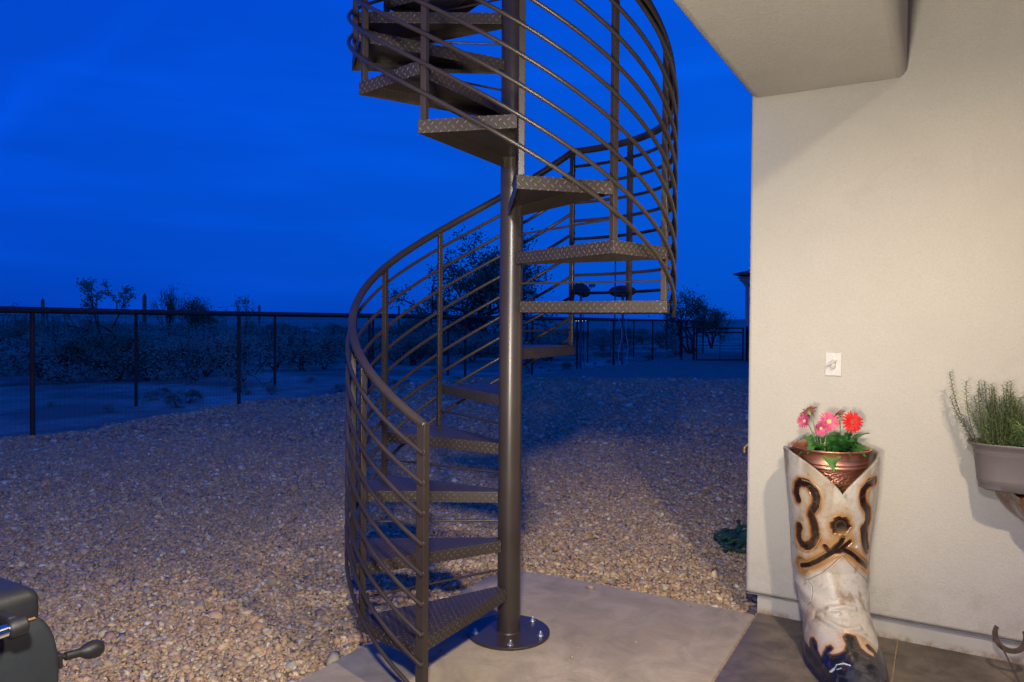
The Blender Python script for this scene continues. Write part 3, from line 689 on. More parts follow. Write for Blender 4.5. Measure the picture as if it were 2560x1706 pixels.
# low ridge far away
V = []; F = []
rh = np.random.RandomState(5); n = 160
xs = np.linspace(-3800, 3800, n); hh_ = 10 + 7*np.abs(np.interp(xs, np.linspace(-3800, 3800, 23), rh.uniform(.2, 1.2, 23))) + 3*rh.uniform(0, 1, n)
hh_ += 26*np.exp(-((xs+1790)/55)**2)
for x, h in zip(xs, hh_): V += [(x, 3000, -2), (x, 3080, h), (x, 3400, -2)]
for i in range(n-1): F += [(3*i, 3*i+3, 3*i+4, 3*i+1), (3*i+1, 3*i+4, 3*i+5, 3*i+2)]
tag(np_mesh('hills', np.array(V, float), np.array(F), M['sand'], smooth=True), kind='structure')
# ------------------------------------------------------------------ glazed ceramic boot
BT = np.array([(.00,.160,.590,.165),(.02,.167,.612,.172),(.05,.168,.612,.168),(.08,.163,.592,.160),(.105,.160,.555,.156),(.13,.156,.500,.152),(.155,.153,.430,.150),(.19,.153,.350,.150),(.24,.158,.275,.155),(.30,.166,.222,.162),(.40,.177,.195,.170),(.50,.184,.187,.176),(.66,.198,.192,.187),(.80,.213,.202,.198),(.97,.227,.214,.210)])
BO = np.array([1.549, -.095]); BF = np.array([-.150, -.989]); BR = np.array([.989, -.150])
_vz = np.array([0, .35, .62, .62+.06, .74, .80, 1.0]); 
def boot_S(th, v):
    """th: 0 = toe, + = viewer's right; v 0..1 bottom to rim -> world xyz"""
    th = np.asarray(th, float); v = np.asarray(v, float)
    zt = .765 + .185*np.abs(np.sin(th))**.75 * (np.cos(th) > 0) 
    zt = np.where(np.cos(th) > 0, .765 + .178*np.abs(np.sin(th))**.78, .86 + .083*np.abs(np.sin(th))**.9)
    zl = np.interp(v, [0, .38, .62, 1], [0, .17, .42, .42])
    z = zl + np.clip((v-.62)/.38, 0, 1)*(zt - .42)
    wd = np.interp(z, BT[:,0], BT[:,1]) * .965; fr = np.interp(z, BT[:,0], BT[:,2]); bk = np.interp(z, BT[:,0], BT[:,3])
    cf = (fr-bk)/2; A = (fr+bk)/2; c = np.cos(th); s = np.sin(th)
    low = np.clip((.35-z)/.2, 0, 1)
    x = wd*s*(1 - .16*low*np.maximum(0, -c)); f = cf + A*c*(1 + .03*low*np.maximum(c, 0)**6)
    f = f + .010*np.sin(z*11)*(1-low)
    p = BO[:,None]*np.ones_like(th).reshape(1,-1) + BR[:,None]*x.reshape(1,-1) + BF[:,None]*f.reshape(1,-1)
    return np.stack([p[0], p[1], z.ravel()], -1)
BC = {'dark': [(0.0125, [(-1.071, 0.8441),(-1.123, 0.8612),(-1.097, 0.8884),(-0.966, 0.9127),(-0.773, 0.9242),(-0.625, 0.9142),(-0.564, 0.8913),(-0.59, 0.8569),(-0.703, 0.8226),(-0.712, 0.8083),(-0.66, 0.7883),(-0.616, 0.7639),(-0.599, 0.7368)]),(0.0125, [(-0.599, 0.7468),(-0.59, 0.7282),(-0.686, 0.6996),(-0.861, 0.681),(-1.027, 0.6838),(-1.123, 0.7024),(-1.123, 0.7253),(-1.071, 0.7468)]),(0.0125, [(0.887, 0.9342),(0.651, 0.9471),(0.502, 0.9399),(0.476, 0.9156),(0.529, 0.8784),(0.686, 0.8369),(0.73, 0.8069),(0.669, 0.7797),(0.66, 0.7525),(0.695, 0.7268)]),(0.0125, [(0.599, 0.7783),(0.642, 0.7468),(0.712, 0.7153),(0.852, 0.681)]),(0.012, [(-1.062, 0.6023),(-0.826, 0.6166),(-0.564, 0.6409),(-0.345, 0.6695),(-0.153, 0.6996),(0.048, 0.7167),(0.267, 0.691),(0.529, 0.6552),(0.913, 0.618)]),(0.009, [(0.057, 0.7725),(-0.031, 0.7425),(-0.179, 0.701)]),(0.007, [(0.232, 0.7425),(0.074, 0.7268),(-0.048, 0.7096)]),(0.006, [(-0.371, 0.7096),(-0.301, 0.6967),(-0.223, 0.6924)]),(0.02, [(-1.097, 0.608),(-1.001, 0.6037)])], 'line': [(0.0016, [(-0.922, 0.5479),(-0.468, 0.5951),(-0.205, 0.6352),(0.057, 0.6881),(0.275, 0.6423),(0.581, 0.5994),(1.036, 0.5479)]),(0.0016, [(-0.922, 0.5479),(-0.8, 0.5265),(-0.808, 0.4979),(-0.913, 0.4678),(-1.167, 0.4421)]),(0.002, [(-1.438, 0.9971),(-1.376, 0.9371),(-1.341, 0.877),(-1.263, 0.8183)]),(0.0012, [(-0.913, 0.9256),(-0.686, 0.9371),(-0.511, 0.9285),(-0.459, 0.9027),(-0.502, 0.8584),(-0.616, 0.8197),(-0.537, 0.7983),(-0.502, 0.7611),(-0.485, 0.7325)]),(0.0012, [(-0.494, 0.7697),(-0.485, 0.7353),(-0.581, 0.6996),(-0.712, 0.6753),(-0.904, 0.6638)]),(0.0012, [(0.904, 0.9442),(0.564, 0.9599),(0.389, 0.9499),(0.363, 0.9213),(0.424, 0.8813),(0.616, 0.8326),(0.555, 0.8011),(0.485, 0.7697),(0.494, 0.7396)])], 'crease': [(0.01, [(-0.791, 0.4378),(-0.389, 0.4678),(0.013, 0.4807),(0.31, 0.4735)]),(0.01, [(-0.808, 0.4306),(-0.415, 0.4192),(-0.135, 0.4134),(0.345, 0.4177)]),(0.012, [(-0.852, 0.4249),(-0.59, 0.4449),(-0.197, 0.4549)])], 'blackpoly': [(0, [(-1.368, 0.2074),(-1.359, 0.2475),(-1.306, 0.2861),(-1.167, 0.3119),(-1.088, 0.299),(-1.097, 0.2489),(-1.027, 0.2232),(-0.931, 0.2718),(-0.808, 0.3147),(-0.66, 0.3376),(-0.599, 0.329),(-0.686, 0.3076),(-0.791, 0.2861),(-0.721, 0.2861),(-0.511, 0.3119),(-0.319, 0.3391),(-0.214, 0.3748),(-0.24, 0.3934),(-0.1, 0.4049),(0.004, 0.402),(0.127, 0.3977),(0.135, 0.3848),(0.162, 0.3605),(0.293, 0.3348),(0.494, 0.3076),(0.511, 0.3233),(0.38, 0.3491),(0.336, 0.3691),(0.45, 0.3705),(0.581, 0.3376),(0.634, 0.3147)])], 'flower': [(0.046, [(-0.022, 0.8398)])], 'dot': [(0.006, [(0.433, 0.7096)])], 'chipw': [(0.004, [(-0.835, 0.1674),(-0.712, 0.2146),(-0.642, 0.2461),(-0.45, 0.2732),(-0.31, 0.2747)]),(0.007, [(-0.8, 0.1803),(-0.738, 0.2031)])], 'chipd': [(0.0045, [(-0.651, 0.2332),(-0.485, 0.2632),(-0.345, 0.269)])], 'chipb': [(0.004, [(-0.66, 0.216),(-0.546, 0.2403)])]}
# ------------------------------------------------------------------ light switch
def wmb(fn, name, mat, parent, **k): mb = MB(); fn(mb); return mb.build(name, mat, parent, **k)
plastic = simple('ivory_plastic', (.50, .47, .43), .4, 0, .04, 20)
sw = thing('light_switch', W(.364, .02, 1.345), 'ivory weatherproof light switch plate on the stucco wall', 'switch')
wmb(lambda m: wbox(m, .325, .4035, .0195, .027, 1.285, 1.4055), 'plate', plastic, sw, bevel=.003)
def fn(m):
    m.lathe([(.0125, 0), (.0125, .012), (.010, .017), (.004, .019)], 20, Matrix.Translation(W(.364, .026, 1.351)) @ Matrix.Rotation(R(90), 4, 'X') @ Matrix.Identity(4))
fn2 = Matrix((WD, Vector((0, 0, 1)), WN)).transposed().to_4x4()
def cap(m):
    n = 22; out = []
    for (sc_, dq) in ((1, 0), (1, .011), (.85, .0165), (.5, .019)):
        for j in range(n):
            a = 2*math.pi*j/n; u = math.cos(a)*.0125*sc_; v = math.sin(a)*.0125*sc_ + (.011 if math.sin(a) > 0 else -.011)
            out.append(W(.364+u, .0265+dq, 1.345+v))
    m.add(out, [(i*n+j, i*n+(j+1) % n, (i+1)*n+(j+1) % n, (i+1)*n+j) for i in range(3) for j in range(n)] + [tuple(3*n+j for j in range(n))])
wmb(cap, 'switch_cover', plastic, sw, smooth='auto')
def lev(m):
    m.tube([W(.340, .046, 1.343), W(.349, .048, 1.348), W(.364, .049, 1.355), W(.382, .044, 1.364)], [.0085, .006, .0055, .003], 12)
wmb(lev, 'lever', plastic, sw, smooth='auto')
for z in (1.388, 1.302): wmb(lambda m: m.lathe([(.0032, 0), (.0032, .0015), (.001, .002)], 10, Matrix.Translation(W(.364, .0268, z)) @ fn2), 'screw', M['zinc'], sw, smooth='auto')
# hose bib and green hose by the corner
brass = simple('brass', (.55, .35, .13), .35, .9, .2, 40)
hb = thing('hose_bib', W(-.0575, -.20, .86), 'small brass hose bib poking out past the wall corner', 'faucet')
wmb(lambda m: m.tube([W(-.05, -.2, .865), W(-.100, -.2, .865), W(-.118, -.2, .85), W(-.120, -.2, .82)], [.011, .012, .014, .013], 14), 'spout', brass, hb, smooth='auto')
wmb(lambda m: m.lathe([(.004, 0), (.005, .03), (.022, .032), (.022, .038), (.003, .042)], 14, Matrix.Translation(W(-.095, -.2, .875))), 'tap_handle', brass, hb, smooth='auto')
hose_m = simple('green_fabric_hose', (.007, .050, .042), .75, 0, .35, 60, .6, 160, .004)
mb = MB(); hr = random.Random(4)
for k in range(16):
    z = .008 + .013*(k % 4) + .0015*k; P = []
    y0 = 1.33 + .05*(k % 5); w1 = hr.uniform(.0, .10)
    for t in np.linspace(0, 1, 26):
        x = 1.44 + w1*.5 + .62*t; y = y0 + (.06 + .30*t)*(.2 + .085*k) * .62 + .018*math.sin(t*17+k*2)
        P.append((x, y, z + .014*math.sin(t*23+k*1.7) + .05*t*(1-t)))
    mb.tube(P, [.0125*(1+.22*math.sin(i*2.1+k)) for i in range(26)], 9)
P = [(1.63+.02*math.sin(t*9), 1.60+.35*t, .06+.34*t+.01*math.sin(t*31)) for t in np.linspace(0, 1, 16)]
mb.tube(P[:4], [.013*(1+.2*math.sin(i*2.3)) for i in range(4)], 9)
tag(mb.build('garden_hose', hose_m, smooth=True), 'crinkled dark green garden hose heaped on gravel at the wall corner', 'hose')
# ------------------------------------------------------------------ boot
def seg_dist(P, A, B):
    d = B-A; L = (d*d).sum(); t = np.clip(((P-A)@d)/max(L, 1e-12), 0, 1); return np.linalg.norm(P-(A+t[:, None]*d), axis=1)
nth, nv = 420, 420
tg, vg = np.meshgrid(np.linspace(-np.pi, np.pi, nth, endpoint=False), np.linspace(0, 1, nv)); tg = tg.ravel(); vg = vg.ravel()
S = boot_S(tg, vg)
def nrm_of(S):
    G = S.reshape(nv, nth, 3); du = np.roll(G, -1, 1) - np.roll(G, 1, 1); dv = np.gradient(G, axis=0); n = np.cross(du, dv).reshape(-1, 3)
    return n/np.maximum(np.linalg.norm(n, axis=1), 1e-9)[:, None]
NR = nrm_of(S)
def cdist(q, P, step=.05):
    """distance to a curve given as (theta, v) points, densified in parameter space"""
    th = []; vv = []
    for (a, b), (c, d) in zip(q, q[1:]):
        k = 4
        for i in range(k): th.append(a+(c-a)*i/k); vv.append(b+(d-b)*i/k)
    th.append(q[-1][0]); vv.append(q[-1][1]); C_ = boot_S(np.array(th), np.array(vv)); best = np.full(len(P), 9.)
    lo = C_.min(0)-.09; hi = C_.max(0)+.09; m_ = ((P > lo) & (P < hi)).all(1); Q = P[m_]; bb = np.full(len(Q), 9.)
    if len(th) == 1: bb = np.linalg.norm(Q-C_[0], axis=1)
    for A, B in zip(C_, C_[1:]): bb = np.minimum(bb, seg_dist(Q, A, B))
    best[m_] = bb; return best
def mirror(q): return [(-a, b) for a, b in q]
def fbm(P, s, seed, oct=4):
    r = np.random.RandomState(seed); o = np.zeros(len(P)); a = 1
    for k in range(oct):
        for j in range(4):
            d = r.normal(size=3); d /= np.linalg.norm(d); o += a*.5*np.sin((P@d)*s*r.uniform(.7, 1.3)*(2**k) + r.uniform(0, 6.3) + 1.3*np.sin((P@r.normal(size=3))*s*.7*(2**k)))
        a *= .55
    return o/2
rgb = lambda *a: np.array(a)
col = np.tile(rgb(.49, .44, .36), (len(S), 1)); disp = np.zeros(len(S))
def blend(c, f): 
    global col
    f = np.clip(f, 0, 1)[:, None]; col = col*(1-f) + np.array(c)*f
sm = lambda x, a, b: (lambda t: t*t*(3-2*t))(np.clip((x-a)/(b-a), 0, 1))
f1 = fbm(S*np.array([1, 1, .6]), 16, 1); f2 = fbm(S, 45, 2); f3 = fbm(S*np.array([1.6, 1.6, .5]), 30, 3, 5)
blend((.37, .29, .19), sm(f1+.5*f3, -.25, .8)*.85); blend((.20, .135, .075), sm(f3+.4*f2, .35, 1.1)*.75); blend((.30, .22, .14), sm(f2+f3*.8, .6, 1.5)*.65); blend((.40, .38, .34), sm(fbm(S, 22, 9), .4, 1.2)*.5)
blend((.26, .20, .14), sm(S[:, 2], .80, .93)*sm(f3+.5*f1, -.5, .7)*.75)
# the strokes: the front set and its copy on the back of the shaft
dk = np.full(len(S), 9.)
for wdt, q in BC['dark']:
    for qq in (q,): dk = np.minimum(dk, cdist(qq, S) - wdt*1.6)
fl = BC['flower'][0][1][0]; FC = boot_S(np.array([fl[0]]), np.array([fl[1]]))[0]
dx = (S-FC)@np.array([BR[0], BR[1], 0]); dz = S[:, 2]-FC[2]; rr_ = np.hypot(dx, dz); an = np.arctan2(dz, dx)
frontm = np.cos(tg) > .1
rl = .043 + .0028*np.cos(6*an+.5) + .0018*np.cos(11*an); fd = np.where(frontm & (rr_ < .12), rr_-rl, 9.); dk = np.minimum(dk, fd)
bk = np.full(len(S), 9.)
bz = [(a, .70) for a in (2.2, 2.5)]
for s_ in (-1, 1):   # scrolls on the back half, so that the boot is decorated all round
    for q in ([(s_*2.0, .93), (s_*2.25, .95), (s_*2.45, .88), (s_*2.4, .81), (s_*2.1, .77), (s_*2.45, .72), (s_*2.5, .64), (s_*2.2, .60), (s_*2.0, .65)],):
        bk = np.minimum(bk, cdist(q, S) - .011)
dk = np.minimum(dk, bk)
dj = dk + .0035*f2 + .002*f3; blend((.42, .22, .065), (1-sm(dj, .002, .026))*.85); blend((.27, .10, .018), 1-sm(dj, .001, .011)); blend((.085, .022, .005), 1-sm(dj, -.003, .004)); blend((.014, .005, .003), 1-sm(dj, -.009, -.001))
disp -= .0034*(1-sm(dk, -.003, .003)); disp += .0022*np.exp(-((dk-.0035)/.0018)**2); blend((.42, .27, .12), np.exp(-((dk-.0045)/.0012)**2)*.6)
low = np.full(len(S), 9.)
for (wdt, q) in BC['dark'][4:8]: low = np.minimum(low, cdist(q, S))
blend((.40, .21, .065), (1-sm(low, .015, .06))*sm(low, .008, .014)*.75); fd0 = np.where(frontm, np.hypot(dx*1.15, (dz+.03)*.62), 9); blend((.38, .20, .06), (1-sm(fd0+.01*f2, .045, .10))*sm(dk, .0, .01)*.7)
for k, rad in enumerate((.020, .0245)):
    r_ = np.abs(np.where(frontm, rr_, 9)-rad); blend((.10, .06, .05), (1-sm(r_, .0005, .002))*.7); disp += .001*(1-sm(r_, .0005, .002))
r_ = np.abs(np.where(frontm, rr_-(.060+.0055*np.cos(7*an+.5)), 9)); blend((.40, .24, .11), (1-sm(r_, .0005, .0022))*.8); disp -= .0015*(1-sm(r_, .0005, .002))
for wdt, q in BC['line']:
    d = cdist(q, S); c_ = (.17, .14, .11) if wdt > .0015 else (.55, .36, .2)
    blend(c_, (1-sm(d, wdt*.4, wdt*1.8))*.85); disp -= .0022*(1-sm(d, wdt*.6, wdt*2.2)); disp += .0012*np.exp(-((d-.005)/.0022)**2)
for wdt, q in BC['crease']:
    d = cdist(q, S); disp += .005*np.exp(-(d/wdt)**2) - .003*np.exp(-((d-.018)/.009)**2); blend((.34, .28, .22), np.exp(-((d-.014)/.007)**2)*.35)
# black glazed foot with flame edges
BP = [p for p in BC['blackpoly'][0][1]]; T_ = np.array(BP)
o_ = np.argsort(T_[:, 0])
poly = [(-1.9, -.05), (-2.3, T_[0, 1]-.02), (-1.9, T_[0, 1])] + BP + [(1.5, T_[-1, 1]+.01), (2.2, T_[0, 1]-.04), (2.4, -.05)]
def inpoly(x, y, P):
    ins = np.zeros(len(x), bool)
    for (x0, y0), (x1, y1) in zip(P, P[1:]+P[:1]):
        c = ((y0 > y) != (y1 > y)); ins ^= c & (x < (x1-x0)*(y-y0)/((y1-y0) or 1e-9) + x0)
    return ins
ins = inpoly(tg, vg, poly) | (vg < .15) | (S[:, 2] < .055)
bd = cdist(BP, S); sd = np.where(ins, -bd, bd)
blend((.50, .30, .14), (1-sm(sd, .0, .035))*(~ins)*.8); blend((.16, .06, .02), (1-sm(sd, .0, .007))*(~ins))
blk = np.where(ins, sm(bd, .0, .010), 0); blend((.10, .045, .02), ins*1.0); blend((.010, .011, .016), blk)
blend((.07, .075, .085), np.where(ins, sm(f1+f3*.7, .45, 1.3)*.5*sm(bd, .01, .03), 0))
disp -= .002*np.where(ins, sm(bd, 0, .003), 0)
back = np.cos(tg) < -.35; blend((.02, .016, .015), sm(.13-S[:, 2], 0, .02)*back)
for key, c_ in (('chipw', (.62, .62, .60)), ('chipd', (.012, .010, .009)), ('chipb', (.30, .36, .38)), ('dot', (.78, .72, .62))):
    for wdt, q in BC[key]:
        d = cdist(q, S) + .0016*f2; blend(c_, 1-sm(d, wdt*.75, wdt)); disp += (.003 if key == 'dot' else -.002 if key != 'chipw' else 0)*(1-sm(d, wdt*.6, wdt))
disp += .0016*f1*(S[:, 2] > .03) + .0045*np.exp(-((S[:, 2]-.30)/.12)**2)*np.sin(S[:, 2]*60+3*tg)*(np.abs(np.sin(tg))**2)
disp += .004*(S[:, 2] < .022)
S2 = S + NR*disp[:, None]
# inner wall
ni = 60; ti, vi = np.meshgrid(np.linspace(-np.pi, np.pi, nth, endpoint=False), np.concatenate([[1.0, .999, .995], np.linspace(.985, .62, ni-3)])); 
G = boot_S(ti.ravel(), vi.ravel()); cen = np.array([BO[0], BO[1], 0])
rad = (G-cen)*np.array([1, 1, 0]); rl_ = np.linalg.norm(rad, axis=1)[:, None]
ofs = np.repeat(np.array([.006, .013, .017] + [.018]*(ni-3)), nth)[:, None]; up_ = np.repeat(np.array([.004, .003, -.001] + [0]*(ni-3)), nth)
G = G - rad/rl_*ofs; G[:, 2] += up_
V = np.concatenate([S2, G]); top = (nv-1)*nth; off = nv*nth; j = np.arange(nth); jn = (j+1) % nth
F = [np.stack([i*nth+j, i*nth+jn, (i+1)*nth+jn, (i+1)*nth+j], -1) for i in range(nv-1)]
F.append(np.stack([top+j, top+jn, off+jn, off+j], -1)); F += [np.stack([off+i*nth+j, off+i*nth+jn, off+(i+1)*nth+jn, off+(i+1)*nth+j], -1) for i in range(ni-1)]
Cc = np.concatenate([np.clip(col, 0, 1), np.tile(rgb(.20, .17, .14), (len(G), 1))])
m, t, b, co = newmat('boot_glaze'); vc = N(t, 'ShaderNodeVertexColor', layer_name='Col')
n = noise(t, 35, 5, .7, co, dist=1); c = mix(t, rng(t, n, .5, .72, 0, .4), vc.outputs[0], (.16, .11, .065)); t.links.new(c, b.inputs['Base Color'])
sp_ = N(t, 'ShaderNodeSeparateColor'); t.links.new(vc.outputs[0], sp_.inputs[0])
t.links.new(rng(t, sp_.outputs[1], .02, .3, .12, .52), b.inputs['Roughness'])
t.links.new(bumpn(t, noise(t, 60, 4, .6, co), .25, .003), b.inputs['Normal']); b.inputs['Coat Weight'].default_value = .3; b.inputs['Coat Roughness'].default_value = .2
boot = thing('ceramic_boot', (BO[0], BO[1], 0), 'tall glazed cream cowboy boot with brown scrolls and chipped black toe', 'boot')
np_mesh('boot_shell', V, np.concatenate(F), m, boot, smooth=True, color=Cc)
mb = MB(); P = boot_S(np.linspace(-np.pi, np.pi, 72, endpoint=False), np.full(72, .03))
out = [(BO[0]+(p[0]-BO[0])*1.03, BO[1]+(p[1]-BO[1])*1.02) for p in P]; mb.prism(out, .002, .020); mb.build('sole', simple('black_sole', (.012, .011, .012), .35, 0, .2, 8), boot, bevel=.005)
# ------------------------------------------------------------------ copper pot with gerberas
m, t, b, co = newmat('hammered_copper')
v = N(t, 'ShaderNodeTexVoronoi'); v.inputs['Scale'].default_value = 85
mp = N(t, 'ShaderNodeMapping'); mp.inputs['Scale'].default_value = (1, 1, 1.5); t.links.new(co, mp.inputs[0]); t.links.new(mp.outputs[0], v.inputs['Vector'])
s = N(t, 'ShaderNodeSeparateXYZ'); t.links.new(co, s.inputs[0]); msk = mth(t, 'LESS_THAN', s.outputs[2], .868-.75)
h = mth(t, 'MULTIPLY', v.outputs['Distance'], msk)
t.links.new(mix(t, rng(t, noise(t, 12, 5, .6, co), .3, .7), (.60, .25, .15), (.78, .37, .24)), b.inputs['Base Color'])
b.inputs['Metallic'].default_value = .95; t.links.new(rng(t, noise(t, 20, 4, .6, co), .3, .7, .36, .5), b.inputs['Roughness'])
t.links.new(bumpn(t, h, .55, .005), b.inputs['Normal'])
PC = Vector((1.553, -.080, 0)); pot = thing('copper_pot', PC + Vector((0, 0, .75)), 'hammered copper pot sitting inside the boot opening', 'pot')
prof = [(.10, .64), (.115, .642), (.158, .858), (.1595, .866), (.163, .869), (.1645, .874), (.163, .879), (.160, .882), (.163, .886), (.1655, .890), (.164, .895), (.162, .898), (.169, .935), (.173, .940), (.177, .946), (.181, .950), (.183, .954), (.181, .957), (.176, .955), (.170, .945), (.158, .885), (.150, .80)]
mb = MB(); mb.lathe(prof, 72, Matrix.Translation(PC), cap=False); mb.build('bucket', m, pot, smooth=True)
mb = MB(); mb.lathe([(.001, .915), (.08, .918), (.168, .912)], 30, Matrix.Translation(PC), cap=False); mb.build('soil', simple('potting_soil', (.035, .025, .018), .95, 0, .5, 60, .8, 120, .01), pot)
leafm = simple('gerbera_leaf', (.045, .16, .03), .45, 0, .3, 25, .2, 90, .002); leafm.node_tree.nodes['Principled BSDF'].inputs['Subsurface Weight'].default_value = .05
stemm = simple('gerbera_stem', (.16, .26, .09), .5, 0, .2, 30)
def fm(name, a, b_): 
    m, t, b, co = newmat(name); t.links.new(mix(t, rng(t, noise(t, 60, 3, .6, co), .35, .65), a, b_), b.inputs['Base Color']); b.inputs['Roughness'].default_value = .55; return m
pink = fm('pink_petal', (.58, .05, .13), (.66, .13, .22)); mag = fm('magenta_petal', (.42, .03, .11), (.55, .10, .20)); tan_ = fm('tan_petal', (.28, .17, .09), (.42, .14, .13))
red = fm('red_petal', (.55, .006, .005), (.60, .02, .01)); org = fm('orange_petal', (.42, .10, .03), (.50, .16, .05)); eye = simple('flower_eye', (.55, .50, .20), .8, 0, .3, 200); eyer = simple('flower_eye_red', (.42, .06, .03), .8, 0, .4, 200)
gp = thing('gerbera_plant', PC + Vector((0, 0, .91)), 'gerbera daisies with pink, red and orange blooms in the copper pot', 'plant')
Zt = .000432
def G_(px_, py_, y=0): return PC + Vector(((px_-644)*Zt, y, .952 - (py_-538)*Zt))
fr_ = random.Random(3)
def flower(c, nrm, r, pm, em_, label, base, layers=2, npet=22, width=.16, cup=.12):
    n = Vector(nrm).normalized(); xa = n.orthogonal().normalized(); ya = n.cross(xa); mb = MB()
    for L_ in range(layers):
        k = npet if L_ == 0 else int(npet*.8)
        for j in range(k):
            a = 2*math.pi*(j + .5*L_ + fr_.uniform(-.25, .25))/k; rad = (xa*math.cos(a) + ya*math.sin(a)); tn = n.cross(rad); l = 1.08*r*(1 - .17*L_)*fr_.uniform(.86, 1.06); wq = r*width*.5
            cu = cup + .08*L_ + fr_.uniform(-.06, .08); vs = []
            for u, ww in ((.16, .5), (.45, .95), (.78, 1.0), (.95, .7), (1.0, .25)):
                p = c + rad*(l*u) + n*(l*(cu*u + .10*math.sin(u*3)) + .001*L_); vs += [p - tn*wq*ww, p + n*(-.0012), p + tn*wq*ww]
            mb.add(vs, [(3*i+q_, 3*i+q_+1, 3*i+q_+4, 3*i+q_+3) for i in range(4) for q_ in (0, 1)])
    f = mb.build('flower', pm, gp, smooth=True); f['label'] = label
    mb = MB(); Q = Matrix((xa, ya, n)).transposed().to_4x4(); Q.translation = c
    mb.lathe([(r*.26, .002), (r*.25, r*.12), (r*.16, r*.17), (r*.08, r*.14), (.0005, r*.13)], 20, Q, cap=False); mb.build('flower_eye', em_, f, smooth=True)
    mb = MB(); mb.lathe([(r*.05, -.02*1), (r*.14, -.012), (r*.22, -.003), (r*.24, .004)], 16, Q, cap=False); mb.build('calyx', stemm, f, smooth=True)
    b0 = PC + Vector(base); c0 = c - n*.018; mid = (b0+c0)/2 + Vector((0, 0, .02)) - n*.012
    P = [b0*(1-u)**2 + mid*(2*u*(1-u)) + c0*u*u for u in np.linspace(0, 1, 12)]; mb = MB(); mb.tube(P, [.0034]*11 + [.0026], 8); mb.build('stem', stemm, gp, smooth=True)
flower(G_(560, 235, -.06), (-.05, -.93, .32), .047, pink, eye, 'large open pink bloom facing forward', (-.04, -.03, -.03+.95))
flower(G_(452, 300, -.08), (-.02, -.72, -.05), .036, mag, eye, 'lower pink bloom nodding forward', (-.055, -.04, .92), cup=.35)
flower(G_(335, 245, -.02), (-.75, -.45, .30), .036, mag, eye, 'leftmost pink bloom seen from the side', (-.065, -.02, .92), cup=.3)
flower(G_(445, 175, .05), (-.25, .80, .62), .046, tan_, eye, 'tan pink bloom seen from behind', (-.05, .0, .92), cup=.05)
flower(G_(820, 238, -.06), (.05, -.95, .20), .050, red, eyer, 'bright red bloom facing forward', (.06, -.01, .92), npet=19, width=.19, cup=.02, layers=2)
flower(G_(735, 195, .02), (-.35, .55, .60), .046, org, eyer, 'orange bloom behind the red one', (.05, .01, .92), npet=17, width=.16, cup=.0)
def leaf(base, tip, width, drop, twist=0):
    b0 = PC + Vector(base); t0 = PC + Vector(tip); ax = (t0-b0); L_ = ax.length; ax.normalize(); sd_ = ax.cross(Vector((0, 0, 1))).normalized(); nn = sd_.cross(ax)
    sd_ = (sd_*math.cos(twist) + nn*math.sin(twist)); nn = sd_.cross(ax); K = 16; vs = []
    ph = fr_.uniform(0, 6)
    for i in range(K+1):
        u = i/K; wv = width*math.sin(math.pi*min(1, u**.8))**.8*(1 + .28*math.sin(u*22+ph)) if 0 < i < K else .001
        if u < .2: wv = min(wv, .004 + width*u*1.2)
        c = b0 + ax*(L_*u) + Vector((0, 0, drop*(4*u*(1-u)) - .3*drop*u*u*2)); wav = .12*width*math.sin(u*19+ph)
        vs += [c - sd_*wv + nn*(.25*wv+wav), c - sd_*wv*.5 + nn*.06*wv, c, c + sd_*wv*.5 + nn*.06*wv, c + sd_*wv + nn*(.25*wv-wav)]
    mb = MB(); mb.add(vs, [(5*i+q_, 5*i+q_+1, 5*i+q_+6, 5*i+q_+5) for i in range(K) for q_ in range(4)])
    mb.build('leaf', leafm, gp, smooth=True)
z_ = .925
for bs, tp, wd_, dr in (((-.03, -.04, z_), (-.175, -.05, .935), .032, .025), ((-.03, -.05, z_), (-.07, -.20, .895), .034, .035), ((-.02, -.05, z_), (.01, -.195, .955), .030, .02),
        ((0, -.02, z_), (.06, -.15, .995), .030, .02), ((-.01, 0, z_), (.02, -.06, 1.025), .030, .01), ((.02, 0, z_), (.085, -.05, 1.035), .028, .01), ((.04, 0, z_), (.175, -.03, 1.035), .020, .015),
        ((.03, -.02, z_), (.12, -.11, .985), .028, .02), ((.05, -.03, z_), (.165, -.08, .955), .024, .02), ((.02, .02, z_), (.07, .10, 1.02), .03, .02), ((-.03, .02, z_), (-.13, .09, .98), .03, .03),
        ((.03, -.04, z_), (.09, -.17, .95), .026, .02), ((.05, .0, z_), (.10, -.03, 1.05), .022, .01), ((.0, -.03, z_), (-.02, -.10, 1.0), .022, .01), ((-.04, -.01, z_), (-.15, -.10, .955), .026, .03), ((.03, .03, z_), (.15, .06, .99), .028, .02),
        ((-.02, .03, z_), (-.05, .14, .99), .028, .02), ((.04, -.02, z_), (.10, -.075, 1.01), .022, .0), ((.01, -.02, z_), (.035, -.11, 1.02), .020, .0)):
    leaf(bs, tp, wd_*1.3, dr*1.1, fr_.uniform(-.6, .6))
